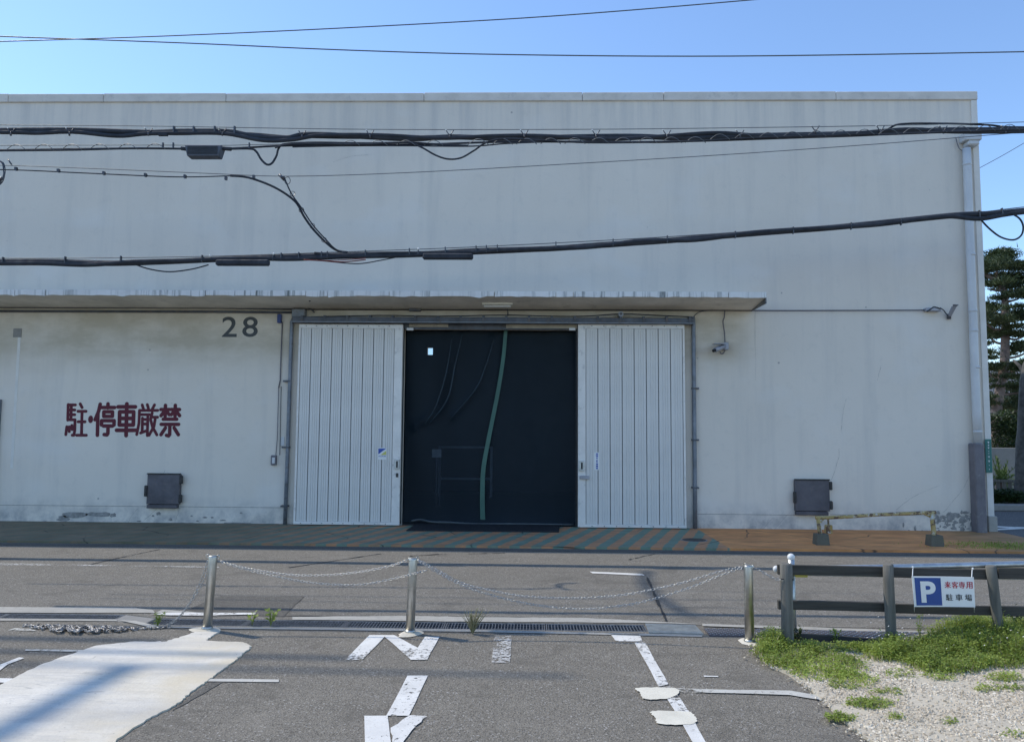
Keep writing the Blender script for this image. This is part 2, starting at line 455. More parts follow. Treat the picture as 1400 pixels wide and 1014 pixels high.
M['pine'] = leafy('pine', (.04, .065, .025), (.11, .14, .05), .2)
M['hedge'] = leafy('hedge', (.02, .04, .012), (.06, .10, .025), .2)
M['palm'] = leafy('palm', (.12, .19, .05), (.28, .33, .10), .3)
M['bark'] = plain('bark', (.27, .20, .17), .9, var=.3, scale=6, bump=.8)
M['bark_grey'] = plain('bark_grey', (.12, .115, .11), .9, var=.3, scale=6, bump=.8)
t = NT('stone')
oi = t.n('ShaderNodeNewGeometry').outputs['Random Per Island']
c = t.mix(oi, (.34, .28, .20), (.84, .75, .60)); c = t.mix(t.ramp(t.noise(1.6, 4, .6), .45, .62, 0, .5), c, (.46, .38, .27)); t.color(c).rough(.85); M['stone'] = t.m
M['gravel_bed'] = concrete('gravel_bed', (.60, .53, .41), .35, 2.0)

# ---------------------------------------------------------------- the ground
WY = 12.75            # front face of the warehouse
ST = dict(kind='structure')
MB().poly([(-400, -200), (400, -200), (400, 700), (-400, 700)], -.30).build('ground', M['earth'], **ST)
DX0, DX1 = -3.30, 1.02     # main drain; its left neighbour sits a little further back
SHP = [(-30, 6.52), (-3.62, 6.52), (DX0, 6.40), (14, 6.40)]
BKP = [(-30, 6.74), (-3.62, 6.74), (DX0, 6.63), (14, 6.63)]
MB().poly([(-30, -14), (30, -14), (30, 6.40)]+SHP[::-1][0:]+[], -.28, 0).build('parking_lot', M['asphalt_lot'], **ST)
MB().poly(BKP+[(30, 6.63), (30, 10.64), (-30, 10.64)], -.28, 0).build('road', M['asphalt_road'], **ST)
MB().poly([(1.02, 6.401), (30, 6.401), (30, 6.629), (1.02, 6.629)], -.28, -.004).build('drain_shoulder', M['asphalt_lot'], **ST)
MB().poly([(-30, 6.3), (1.0, 6.3), (1.0, 6.85), (-30, 6.85)], -.26).build('drain_channel', M['rubber'], **ST)
MB().poly([(-30, 10.64), (7.86, 10.64), (7.86, WY), (-30, WY)], -.28, .035).build('pavement', M['pavement'], **ST)
MB().poly([(7.86, 10.642), (60, 10.642), (60, 60), (7.86, 60)], -.28, .0).build('side_street', M['asphalt_side'], **ST)
MB().poly([(-30, 10.42), (30, 10.42), (30, 10.63), (-30, 10.63)], .004).build('gutter_strip', M['asphalt_patch'], **ST)

def flat(name, pts, zt, mat, label=None, parent=None, thick=None, **kw):
    q = [G(a, b) for a, b in pts]
    m = MB()
    m.poly([(p.x, p.y) for p in q], zt) if thick is None else m.poly([(p.x, p.y) for p in q], zt-thick, zt)
    return m.build(name, mat, parent, **kw)
def wob(pts, amp=1.0, n=5):
    """an uneven edge: subdivide the outline and jitter it"""
    out = []; k = len(pts)
    for i in range(k):
        a, b = pts[i], pts[(i+1) % k]
        for j in range(n):
            t = j/n; s_ = 0 if j == 0 else 1
            out.append((a[0]+(b[0]-a[0])*t+random.uniform(-1, 1)*amp*1.5*s_, a[1]+(b[1]-a[1])*t+random.uniform(-1, 1)*amp*.4*s_))
    return out
# asphalt repair patches
flat('asphalt_patch', wob([(246, 838), (300, 815), (416, 815), (388, 843)], .6), .004, M['asphalt_patch'], **ST)
flat('asphalt_patch', wob([(242, 966), (285, 934), (305, 932), (260, 958), (236, 972)], 1), .004, M['asphalt_patch'], **ST)
# seams in the old asphalt
for pts in ([(118, 773), (165, 762), (218, 751)], [(395, 776), (520, 757)], [(885, 789), (908, 842), (915, 852)], [(640, 757), (690, 756)], [(388, 842), (640, 843), (800, 846)], [(560, 760), (610, 757)], [(860, 765), (895, 757)]):
    q = smoothpath([G(a, b) for a, b in pts], 8)
    m = MB()
    for i in range(len(q)-1):
        a, b = q[i], q[i+1]; d = (b-a).normalized(); n_ = Vector((-d.y, d.x, 0))*random.uniform(.006, .016)
        m.add([a+n_, a-n_, b-n_, b+n_], [(0, 1, 2, 3)])
    for i, v in enumerate(m.v): m.v[i] = (v[0]+random.uniform(-.006, .006), v[1]+random.uniform(-.01, .01), .005)
    m.build('asphalt_seam', M['rubber'], kind='structure')
# concrete strips along the drain
flat('concrete_strip', wob([(-120, 829), (180, 831), (208, 834), (212, 838), (-120, 838)], .6), .006, M['concrete_strip'], **ST)
flat('concrete_strip', wob([(213, 838), (222, 834), (262, 837), (300, 843), (240, 842)], .6), .008, M['concrete_strip'], **ST)
flat('concrete_strip', wob([(400, 843.5), (560, 842), (660, 844), (800, 845), (960, 853.5), (884, 852), (640, 850), (400, 847.5)], .7, 8), .006, M['concrete_strip'], **ST)
flat('concrete_strip', wob([(960, 853), (1090, 857), (1230, 862), (1500, 871), (1500, 875), (1230, 866), (1090, 860.5), (960, 856)], .5, 8), .006, M['concrete_strip'], **ST)
flat('concrete_strip', wob([(215, 856.3), (640, 861), (960, 868.5), (960, 871), (640, 864), (215, 858.5)], .4, 10), .006, M['concrete_strip'], **ST)
flat('concrete_strip', wob([(-100, 845), (160, 847), (160, 849.5), (-100, 848)], .5), .006, M['concrete_strip'], **ST)
flat('concrete_strip', wob([(162, 848), (185, 849), (222, 858), (205, 858)], .5), .007, M['concrete_strip'], **ST)
flat('white_apron', wob([(-200, 1014), (0, 938), (60, 908), (130, 884), (185, 878), (228, 878), (262, 866), (276, 862.5), (300, 864), (290, 870), (281, 877), (332, 879), (343, 883), (340, 889), (322, 903), (305, 916), (285, 930), (262, 946), (240, 965), (200, 985), (150, 1020), (60, 1090), (-200, 1200)], 1.5, 9), .010, M['white_concrete'], thick=.02, kind='structure')

# painted markings
def mark(name, pts, mat='road_paint', z=.006, amp=.4, n=3):
    if name == 'cream_blot':
        q = smoothpath([Vector((a, b, 0)) for a, b in pts+[pts[0]]], 7)[:-1]
        return flat(name, [(p.x+random.uniform(-1.4, 1.4), p.y+random.uniform(-.5, .5)) for p in q], z, M[mat], **ST)
    return flat(name, wob(pts, amp, n), z, M[mat], **ST)
mark('kerb_line', [(205, 840), (240, 838.5), (350, 838.5), (348, 841), (290, 842), (230, 842)], 'road_paint', .010)
mark('edge_line', [(-100, 769), (60, 771), (230, 774), (300, 775), (300, 776.2), (60, 773.2), (-100, 772)], 'faded_paint')
mark('edge_line', [(806, 781.5), (878, 784.6), (881, 787), (810, 784)])
mark('letter_stroke', [(472, 902.5), (495, 902.5), (528, 868.5), (505, 868.5)])
mark('letter_stroke', [(523, 868.6), (539, 868.6), (573, 887), (562, 902.5)], z=.0065)
mark('letter_stroke', [(561, 902.5), (584, 902.5), (601, 871), (581, 871)], z=.007)
mark('arrow_stroke', [(557, 924), (585, 924), (559, 979), (528, 979)], 'road_paint')
mark('arrow_stroke', [(498, 979), (530, 979), (535, 1020), (540, 1080), (500, 1080)], 'road_paint')
mark('arrow_stroke', [(536, 1014), (534, 996), (560, 979), (584, 980), (570, 992), (552, 1014), (540, 1050)], 'road_paint', .008, 1.2)
mark('faded_mark', [(672, 906), (697, 906), (700, 869), (676, 869)], 'faded_paint')
mark('bay_line', [(835, 867.5), (874, 867.5), (878, 877), (842, 877)], 'road_paint')
mark('bay_line', [(867, 879), (882, 878), (897, 906), (914, 936), (900, 939), (884, 908)], 'road_paint', .0065)
mark('bay_line', [(902, 941), (916, 938), (932, 958), (948, 984), (972, 1030), (1010, 1090), (985, 1090), (955, 1030), (930, 985)], 'road_paint', .007)
mark('bay_line', [(926, 941.5), (1000, 944), (1080, 945), (1130, 953), (1160, 960), (1185, 967), (1178, 969), (1140, 961), (1080, 951), (1000, 948.5), (928, 947)], 'thin_paint', .008, .5)
mark('cream_blot', [(869, 944), (874, 941.5), (915, 941), (928, 945), (926, 951), (912, 956), (882, 957), (876, 949)], 'cream_paint', .009, 1.2)
mark('cream_blot', [(889, 975), (896, 973), (938, 974), (950, 980), (952, 988), (940, 992), (902, 991), (896, 983)], 'cream_paint', .009, 1.2)
mark('bay_line', [(962, 924), (982, 924.5), (982, 926), (962, 925.5)])
mark('bay_line', [(284, 928.5), (382, 929.5), (381, 933), (284, 932)], 'thin_paint')
mark('bay_line', [(35, 888), (122, 889), (118, 891.5), (34, 890)], 'thin_paint')
mark('bay_line', [(-60, 945), (0, 909), (26, 899), (33, 900), (10, 909), (-40, 948)], 'road_paint')
mark('bay_line', [(-60, 926), (18, 928), (18, 934), (-60, 932)], 'road_paint')
mark('bay_line', [(10, 862), (20, 859), (44, 860), (50, 863)], 'thin_paint')
mark('street_stripe', [(1361, 719), (1430, 722), (1430, 724), (1361, 721)], 'road_paint', .006)
mark('street_stripe', [(1361, 723), (1420, 720), (1420, 722), (1361, 725)], 'road_paint', .0065)
flat('street_slab', [(1366, 745), (1392, 747), (1385, 753), (1361, 750)], .008, M['concrete_strip'], kind='structure')

# ---------------------------------------------------------------- drain covers
def make_grate(x0, L, y0, yw, label, grp):
    root = empty('drain_grate', (x0, y0, 0), label, 'drain cover', grp)
    m = MB(); zt = -.002
    m.box(x0+.004, x0+L-.004, y0+.006, y0+.026, -.04, zt); m.box(x0+.004, x0+L-.004, y0+yw-.026, y0+yw-.006, -.04, zt)
    m.box(x0+.004, x0+.014, y0+.026, y0+yw-.026, -.04, zt); m.box(x0+L-.014, x0+L-.004, y0+.026, y0+yw-.026, -.04, zt)
    m.build('frame', M['grate_steel'], root)
    m = MB(); n = int(L/.0265)
    for i in range(1, n):
        xx = x0+i*L/n; m.box(xx-.0035, xx+.0035, y0+.026, y0+yw-.026, -.020, zt-.001)
    m.build('bars', M['grate_steel'], root, kind='stuff')
    m = MB()
    for k in (1, 2): yy = y0+yw*k/3; m.box(x0+.014, x0+L-.014, yy-.002, yy+.002, -.036, zt-.004)
    m.build('cross_bars', M['grate_steel'], root, kind='stuff')
    return root
L = (DX1-DX0)/5
g0 = make_grate(DX0, L, 6.40, .23, 'slotted steel drain grate just right of the left stainless bollard', 'drain grates in the long gutter')
labs = ['slotted steel drain grate left of the middle bollard', 'slotted steel drain grate behind the middle bollard', 'slotted steel drain grate beside the dry weed', 'rightmost slotted steel drain grate, next to the ribbed plate']
for i in range(1, 5): copy_thing(g0, (DX0+i*L, 6.40, 0), labs[i-1])
labs = ['slotted drain grate beside the small green weed left of the bollards', 'slotted drain grate behind the heap of chain', 'slotted drain grate at the left edge of the photo']
g0 = None
for i in range(3):
    x0 = -3.62-(i+1)*1.05
    if g0 is None: g0 = make_grate(x0, 1.05, 6.52, .22, labs[0], 'drain grates in the left gutter')
    else: copy_thing(g0, (x0, 6.52, 0), labs[i])
MB().poly([(-3.62, 6.521), (DX0, 6.401), (DX0, 6.629), (-3.62, 6.739)], -.06, -.003).build('drain_filler', M['concrete_block'], kind='structure')
# ribbed plate at the end of the grating
root = empty('drain_plate', G(920, 860), 'ribbed grey steel drain plate at the right end of the grating', 'drain cover')
q = [G(*p) for p in ((882, 853.3), (950, 855), (962, 867.5), (887, 865.5))]
MB().poly([(p.x, p.y) for p in q], .0, .010).build('plate', M['galvanised'], root)
m = MB(); x0, x1 = q[0].x+.03, q[1].x-.02
for i in range(26):
    xx = x0+(x1-x0)*i/25; m.box(xx-.004, xx+.004, q[3].y+.03, q[1].y-.03, .010, .014)
m.build('ribs', M['galvanised'], root, kind='stuff')
# checker plates in the shoulder behind the fence
y0, y1 = 6.28, 6.50
grp = 'checkered cover slabs along the kerb'
labs = ['grey checkered slab just left of the right bollard', 'grey checkered slab right of the right bollard', 'grey checkered slab behind the first wooden fence post', 'grey checkered slab between the first two wooden fence posts', 'grey checkered slab by the second wooden fence post', 'grey checkered slab behind the parking sign']
xs = [1.50, 1.93, 2.36, 2.79, 3.22, 3.65, 4.08]
m0 = None
for i in range(6):
    if m0 is None:
        r0 = empty('cover_slab', (xs[0], y0, 0), labs[0], 'cover slab', grp)
        MB().box(xs[0]+.004, xs[0]+.426, y0, y1, -.002, .011, .003).build('slab', M['hatch_steel'], r0)
        m = MB()
        for a in range(16):
            for b in range(9):
                cx = xs[0]+.02+a*.026; cy = y0+.014+b*.0245; s_ = 1 if (a+b) % 2 else -1
                m.add([(cx-.008, cy-.008*s_, .0112), (cx+.008, cy+.008*s_, .0112), (cx+.004, cy+.011*s_, .0135), (cx-.011, cy-.004*s_, .0135)], [(0, 1, 2, 3)])
        m.build('tread', M['galvanised'], r0, kind='stuff'); m0 = r0
    else: copy_thing(r0, (xs[i], y0-.012*max(0, i-1), 0), labs[i])

# ---------------------------------------------------------------- warehouse
XR = 7.82; XL = -30.0; ZT = 7.64
OX0, OX1, OZ = -2.19, 0.85, 3.42
house = empty('warehouse', (0, WY, 0), 'long pale grey warehouse numbered 28 with a double sliding door and concrete canopy', 'warehouse')
BY = 19.5
m = MB()
m.box(XL, OX0, WY, WY+.25, 0, 7.49); m.box(OX1, XR, WY, WY+.25, 0, 7.49)
m.box(OX0, OX1, WY, WY+.25, OZ, 7.49)
m.box(XR-.25, XR, WY+.25, BY, 0, 7.49); m.box(XL, XL+.25, WY+.25, BY, 0, 7.49)
hx = P(588, 480, BY)
hw, hh = .078, .10
m.box(XL, hx.x-hw, BY, BY+.2, 0, 7.49); m.box(hx.x+hw, XR, BY, BY+.2, 0, 7.49)
m.box(hx.x-hw, hx.x+hw, BY, BY+.2, 0, hx.z-hh); m.box(hx.x-hw, hx.x+hw, BY, BY+.2, hx.z+hh, 7.49)
m.build('wall', M['wall'], house)
MB().box(XL, XR, WY+.02, BY+.2, 7.49, 7.52).build('roof', M['coping'], house)
m = MB(); m.box(XL+.25, XR-.25, WY+.25, BY, -.02, .03); m.build('floor', M['concrete_floor'], house)
m = MB()   # added dark sheets: the indoor shade is put into their colour
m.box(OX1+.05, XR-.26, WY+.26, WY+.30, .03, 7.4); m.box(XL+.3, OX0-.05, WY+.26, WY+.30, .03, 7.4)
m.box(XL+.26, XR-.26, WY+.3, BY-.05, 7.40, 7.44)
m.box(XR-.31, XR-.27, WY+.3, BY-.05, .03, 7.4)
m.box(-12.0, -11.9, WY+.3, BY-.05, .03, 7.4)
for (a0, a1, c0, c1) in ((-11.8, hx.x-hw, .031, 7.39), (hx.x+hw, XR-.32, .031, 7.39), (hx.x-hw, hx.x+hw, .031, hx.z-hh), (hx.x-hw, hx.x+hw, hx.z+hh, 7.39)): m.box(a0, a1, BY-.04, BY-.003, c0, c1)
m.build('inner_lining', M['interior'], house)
# coping stones
xs = [XR+.015]
for pxj in (1142, 907, 796, 580, 310, 143, 13): xs.append(P(pxj, 132, WY).x)
while xs[-1] > -16: xs.append(xs[-1]-2.6)
xs.append(XL)
for i in range(len(xs)-1):
    MB().box(xs[i+1]+.004, xs[i]-.004, WY-.035, WY+.30, 7.49, ZT+(0.006 if i % 2 else 0), .008).build('coping', M['coping'], house)
# canopy slab: several pours, each face slightly different
cxs = [3.83]
for pxj in (996, 912, 784, 760, 676, 532, 448, 418, 350, 321, 281, 220, 62, 20): cxs.append(P(pxj, 402, 11.9).x)
cxs.append(-16.0)
zf0, zf1 = P(700, 405.5, 11.9).z, P(700, 398, 11.9).z
zb = P(700, 423.5, WY).z
MB().add([(x, y, z) for x in (-16, 3.83) for (y, z) in ((11.93, zf0+.004), (WY, zb), (WY, zf1-.01), (11.93, zf1-.012))],
         [(0, 1, 5, 4), (3, 7, 6, 2), (0, 4, 7, 3), (4, 5, 6, 7), (0, 3, 2, 1), (1, 2, 6, 5)]).build('canopy_slab', M['canopy_soffit'], house)
for i in range(len(cxs)-1):
    a, b = cxs[i+1]+.006, cxs[i]-(.006 if i else 0)
    n = max(2, int((b-a)/.12)); m = MB(); vs = []
    for k in range(n+1):
        xx = a+(b-a)*k/n; dz = random.uniform(-.006, .010)-(0.02 if random.random() < .06 else 0); dy = random.uniform(-.003, .003)
        vs += [(xx, 11.9+dy, zf0+dz), (xx, 11.9+dy, zf1), (xx, 11.928, zf1), (xx, 11.928, zf0+dz)]
    fs = []
    for k in range(n):
        o = k*4
        for e in range(4): fs.append((o+e, o+(e+1) % 4, o+4+(e+1) % 4, o+4+e))
    fs += [(0, 3, 2, 1), (n*4, n*4+1, n*4+2, n*4+3)]
    m.add(vs, fs).build('canopy_edge', M['canopy_face'], house)
MB().box(3.832, 3.845, 11.94, WY-.002, zb-.01, zf1-.02).build('canopy_end_flashing', M['steel_bluegrey'], house)

# painted writing
def text_mesh(txt, mat, parent, X0, X1, Z0, Z1, Y, off=0.0, shear=0.0, name='painted_letter', bump=None):
    cu = bpy.data.curves.new('t', 'FONT'); cu.body = txt; cu.size = 1; cu.offset = off; cu.fill_mode = 'FRONT'; cu.resolution_u = 6
    o = bpy.data.objects.new('t', cu); COL.objects.link(o)
    bpy.context.view_layer.update()
    me = bpy.data.meshes.new_from_object(o.evaluated_get(bpy.context.evaluated_depsgraph_get()))
    bpy.data.objects.remove(o)
    v = np.empty(len(me.vertices)*3); me.vertices.foreach_get('co', v); v = v.reshape(-1, 3)
    lo, hi = v.min(0), v.max(0)
    u = (v[:, 0]-lo[0])/(hi[0]-lo[0]); q = (v[:, 1]-lo[1])/(hi[1]-lo[1])
    wl = wloc(parent)
    out = np.stack([X0+u*(X1-X0)+shear*(q-.5)*(X1-X0)-wl.x, np.full(len(u), Y-wl.y), Z0+q*(Z1-Z0)-wl.z], 1)
    me.vertices.foreach_set('co', out.ravel()); me.materials.clear(); me.materials.append(mat); me.update()
    me.name = name
    ob = bpy.data.objects.new(name, me); COL.objects.link(ob); ob.parent = parent
    return ob
def px_text(txt, mat, x0, x1, y0, y1, Y, parent, **kw):
    a = P(x0, y1, Y); b = P(x1, y0, Y)
    return text_mesh(txt, M[mat], parent, a.x, b.x, a.z, b.z, Y, **kw)
yw = WY-.003
px_text('2', 'number_paint', 303, 324.5, 433, 460.5, yw, house, off=.009)
px_text('8', 'number_paint', 331, 353, 433, 460.5, yw, house, off=.009)

# the warning in rounded brush-like strokes (cells of a unit box, u right, v down)
K = {
 'chu': [[(.10,.04),(.10,.50)],[(.10,.05),(.46,.05)],[(.10,.20),(.44,.20)],[(.10,.34),(.44,.34)],[(.26,.05),(.26,.48)],[(.10,.49),(.46,.49),(.46,.80),(.42,.95),(.34,.95)],[(.06,.70),(.02,.93)],[(.18,.70),(.19,.84)],[(.31,.66),(.33,.78)],
         [(.70,.02),(.80,.13)],[(.60,.24),(1.0,.24)],[(.62,.55),(.96,.55)],[(.56,.95),(1.04,.95)],[(.80,.24),(.80,.95)]],
 'tei': [[(.27,.03),(.20,.25),(.04,.50)],[(.17,.32),(.17,.97)],[(.65,.02),(.65,.14)],[(.36,.13),(.98,.13)],[(.46,.26),(.46,.40),(.88,.40),(.88,.26),(.46,.26)],[(.36,.66),(.36,.53),(.97,.53),(.97,.66)],[(.46,.69),(.90,.69)],[(.68,.69),(.68,.92),(.64,.96),(.50,.95)]],
 'sha': [[(.08,.11),(.92,.11)],[(.16,.26),(.16,.66),(.84,.66),(.84,.26),(.16,.26)],[(.16,.46),(.84,.46)],[(.03,.82),(.97,.82)],[(.50,.02),(.50,.98)]],
 'gen': [[(.24,.03),(.30,.15)],[(.48,.02),(.54,.14)],[(.82,.03),(.72,.16)],[(.12,.20),(.98,.20)],[(.12,.20),(.11,.60),(.02,.95)],
         [(.22,.33),(.60,.33)],[(.27,.44),(.27,.86)],[(.52,.33),(.52,.98)],[(.27,.48),(.52,.48)],[(.27,.62),(.52,.62)],[(.20,.90),(.52,.82)],
         [(.72,.28),(.66,.46)],[(.68,.41),(.98,.41)],[(.88,.42),(.82,.70),(.60,.97)],[(.66,.50),(.76,.72),(.97,.96)]],
 'kin': [[(.03,.15),(.46,.15)],[(.25,.02),(.25,.36)],[(.24,.17),(.04,.34)],[(.27,.17),(.46,.31)],[(.54,.15),(.97,.15)],[(.75,.02),(.75,.36)],[(.74,.17),(.56,.31)],[(.77,.17),(.98,.34)],
         [(.16,.45),(.84,.45)],[(.06,.61),(.94,.61)],[(.50,.61),(.50,.93),(.44,.97),(.34,.95)],[(.28,.72),(.06,.93)],[(.72,.72),(.94,.93)]]}
def strokes(key, x0, x1, y0, y1, r, zoff=0):
    m = MB()
    for si, st in enumerate(K[key]):
        pts = [P(x0+(x1-x0)*(u+.04*(.5-v)), y0+(y1-y0)*v, WY) for u, v in st]
        yy = yw-si*.00005
        for i in range(len(pts)-1):
            a, b = pts[i], pts[i+1]; d = (b-a); ln = math.hypot(d.x, d.z)
            if ln < 1e-5: continue
            ax = math.atan2(d.z, d.x); ring = []
            for k in range(9): an = ax+math.pi/2+math.pi*k/8; ring.append((a.x+r*math.cos(an), yy, a.z+r*math.sin(an)))
            for k in range(9): an = ax-math.pi/2+math.pi*k/8; ring.append((b.x+r*math.cos(an), yy, b.z+r*math.sin(an)))
            m.add(ring, [tuple(range(18))])
            yy -= .00001
    return m.build('painted_letter', M['warning_paint'], house)
strokes('chu', 90, 117.5, 551, 597, .0255)
m = MB(); c_ = P(124, 573, WY); m.add([(c_.x+.044*math.cos(a), yw, c_.z+.066*math.sin(a)) for a in np.linspace(0, 2*math.pi, 20)[:-1]], [tuple(range(19))]).build('painted_letter', M['warning_paint'], house)
strokes('tei', 129, 157, 551, 596, .032)
strokes('sha', 159, 187, 551, 596, .034)
strokes('gen', 187, 216, 552, 596, .025)
strokes('kin', 219, 246, 553, 597, .031)

# peeled paint and old repair patches on the wall
def blob(cx, cy, rx, ry, n=12, j=.35, Y=None):
    Y = Y or yw
    return [P(cx+rx*math.cos(a)*random.uniform(1-j, 1+j), cy+ry*math.sin(a)*random.uniform(1-j, 1+j), Y) for a in np.linspace(0, 2*math.pi, n+1)[:-1]]
m = MB()
for (a, b, c_, d_) in [(102, 703, 18, 4.5), (86, 709, 8, 4), (138, 703, 18, 3.6), (155, 704, 4, 3), (217, 702, 3.5, 2.4), (209, 705, 2, 1.2), (233, 710, 3, 1.8), (262, 705, 1.6, 1), (280, 707, 3, 1.3), (290, 707, 2, 1.2), (62, 713, 3, 1), (330, 701, 2, 1), (305, 711, 5, 1),
                       (246, 715, 8, 1.4), (150, 715, 22, .9), (325, 715, 22, 1.2), (40, 716, 20, .8), (370, 716, 10, 1), (190, 712, 3, 1), (270, 712, 2, 1), (1010, 724, 14, .8), (1070, 727, 8, 1), (1180, 730, 16, .9), (1235, 717, 1.5, 3), (1251, 722, 1.5, 4), (1243, 726, 3, 2), (1262, 727, 4, 2.4), (1256, 729, 6, 1.6), (1285, 730, 8, 2.2)]:
    vs = blob(a, b, c_, d_, 11, .3); m.add(vs[::-1], [tuple(range(11))])
m.build('peeled_paint', M['peeled'], house, kind='stuff')
m = MB()
for k in range(90):
    cx, cy = random.uniform(1275, 1331), 700+abs(random.gauss(0, 1))*16
    if cy > 736: cy = 733
    vs = [Vector((v.x, v.y-k*.00001, v.z)) for v in blob(cx, cy, random.uniform(.8, 5), random.uniform(.8, 3.5), 7, .5)]; m.add(vs[::-1], [tuple(range(7))])
m.build('spalled_plaster', M['peeled'], house, kind='stuff')
def wallrect(name, x0, x1, y0, y1, mat, Y=None, dep=.01, parent=house, bev=0, dep2=None):
    Y = Y or WY; a = P(x0, y1, Y); b = P(x1, y0, Y)
    return MB().box(a.x, b.x, Y-dep, Y-(dep2 or 0), a.z, b.z, bev).build(name, M[mat], parent)
wallrect('old_repair', 18, 25, 455, 640, 'wall_patch', dep=.004)
wallrect('old_plate', 18, 30, 449, 461, 'concrete_block', dep=.008)
wallrect('door_frame_edge', -8, 3, 546, 716, 'steel_bluegrey', dep=.05)
# plinth joint lines
m = MB()
for pts in ([(0, 691), (200, 691)], [(247, 692), (388, 694)], [(952, 701), (1088, 705)], [(1135, 706), (1330, 702)]):
    a, b = [P(*p, WY) for p in pts]; m.box(a.x, b.x, WY-.003, WY, (a.z+b.z)/2-.004, (a.z+b.z)/2+.004)
m.build('plinth_joint', M['peeled'], house, kind='stuff')
# cracks
m = MB()
for pts in ([(196, 712), (215, 694), (222, 680)], [(238, 716), (244, 700), (246, 694)], [(222, 649), (226, 642)], [(1040, 726), (1056, 708)], [(1136, 657), (1146, 628), (1147, 613)], [(1225, 697), (1250, 678), (1285, 663)], [(1290, 700), (1315, 670), (1325, 650)], [(455, 222), (480, 214), (505, 212)], [(1200, 520), (1204, 500)], [(174, 716), (182, 702), (190, 694)], [(1056, 726), (1080, 700)], [(1150, 590), (1153, 560), (1157, 545)], [(1032, 425), (1033, 520)]):
    q = smoothpath([P(*p, WY) for p in pts], 6); q = [Vector((p.x+random.uniform(-.008, .008), yw, p.z)) for p in q]
    for i in range(len(q)-1):
        a, b = q[i], q[i+1]; d = (b-a).normalized(); n_ = Vector((-d.z, 0, d.x))*random.uniform(.0006, .0022)
        m.add([a-n_, b-n_, b+n_, a+n_], [(0, 1, 2, 3)])
m.build('wall_crack', M['peeled'], house, kind='stuff')

# conduits under the canopy
def wallpipe(name, pts, r, mat, Y, parent=house, n=6, sm=0):
    q = [P(a, b, Y) for a, b in pts]
    if sm: q = smoothpath(q, sm)
    return MB().tube(q, r, n).build(name, M[mat], parent)
wallpipe('conduit', [(-60, 420), (300, 421), (402, 423)], .014, 'track_steel', WY-.03)
wallpipe('conduit', [(-60, 425), (300, 426), (402, 427)], .022, 'track_steel', WY-.035)
wallpipe('conduit', [(402, 423), (760, 424), (1080, 424.5), (1265, 424)], .009, 'cable_black', WY-.04)
wallpipe('conduit', [(402, 421), (412, 418), (424, 422), (430, 427)], .014, 'track_steel', WY-.05, sm=5)
wallpipe('conduit', [(418, 405), (424, 412)], .012, 'track_steel', 12.2)
wallpipe('conduit', [(694, 421), (694.5, 432)], .009, 'track_steel', WY-.05)
wallpipe('conduit', [(902, 418), (907, 410), (908, 406)], .006, 'track_steel', WY-.06)
wallpipe('conduit', [(947, 434), (955, 427), (968, 424.5), (992, 424)], .008, 'track_steel', WY-.03, sm=4)
wallrect('junction_box', 402, 420, 424, 435, 'steel_bluegrey', dep=.14, bev=.008)
wallrect('junction_box', 560, 576, 422, 426, 'track_steel', dep=.08, bev=.004)
wallrect('blue_box', 380.5, 386, 430, 442, 'blue_box', dep=.07, bev=.005)
wallrect('switch_box', 371.5, 379, 622, 635.5, 'pipe_grey', dep=.06, bev=.006)
wallrect('switch_cover', 373.5, 377.5, 625, 633, 'pipe_white', dep=.065)
wallpipe('switch_wire', [(386, 440), (383, 520), (381, 530)], .011, 'pipe_grey', WY-.02)
wallpipe('switch_wire', [(381, 530), (379, 600), (377, 623)], .006, 'pipe_grey', WY-.02)
wallpipe('switch_wire', [(384.5, 528), (382.5, 622)], .006, 'cable_black', WY-.025)
wallrect('notice_plate', 383, 389, 597, 609, 'pipe_white', dep=.012)
wallpipe('corner_pipe', [(402, 434), (399, 440), (396, 530), (392.5, 640), (389.5, 717)], .034, 'steel_bluegrey', WY-.05, n=10)
wallpipe('corner_pipe', [(947, 433), (948, 440), (949, 560), (950, 660), (950.5, 722)], .036, 'steel_bluegrey', WY-.05, n=10)
for py in (530, 600, 665): wallrect('pipe_clip', 945, 954, py, py+2.2, 'track_steel', dep=.095)
for py in (520, 610, 690): wallrect('pipe_clip', 389-(py-520)*.02, 399-(py-520)*.02, py, py+2.2, 'track_steel', dep=.09)
# sliding door track with brackets and the lintel behind it
zt0, zt1 = P(700, 443.0, 12.6).z, P(700, 434.5, 12.6).z
MB().box(-4.07, 2.80, 12.53, 12.62, zt0, zt1, .008).build('door_track', M['track_steel'], house)
MB().box(-4.07, 2.80, 12.50, 12.529, zt0+.005, zt0+.022).build('track_lip', M['steel_bluegrey'], house)
for k in range(18):
    xx = -3.9+k*.39
    MB().box(xx-.02, xx+.02, 12.505, WY, zt1+.002, zt1+.018).add([(xx-.02, 12.505, zt1+.002), (xx+.02, 12.505, zt1+.002), (xx+.02, 12.515, zt0+.03), (xx-.02, 12.515, zt0+.03)], [(0, 1, 2, 3)]).build('track_bracket', M['track_steel'], house)
tr = smoothpath([P(a, b, 12.56) for a, b in ((425, 434), (520, 432), (600, 433), (690, 431.5), (750, 433), (800, 433), (850, 430), (900, 432), (946, 434))], 6)
MB().tube([p+Vector((0, 0, .01)) for p in tr], .011, 6).build('loose_wire', M['cable_black'], house)
wallrect('lintel_board', 560, 613, 442.5, 447.2, 'lintel', Y=12.74, dep=.05)
wallrect('lintel_board', 692, 789, 443, 449, 'lintel', Y=12.74, dep=.05)
wallrect('lintel_beam', 551, 790, 441, 450.0, 'track_steel', Y=12.745, dep=.02)
wallrect('corner_cap', 556.5, 565.5, 448.6, 451.8, 'white_plastic', Y=12.72, dep=.04)
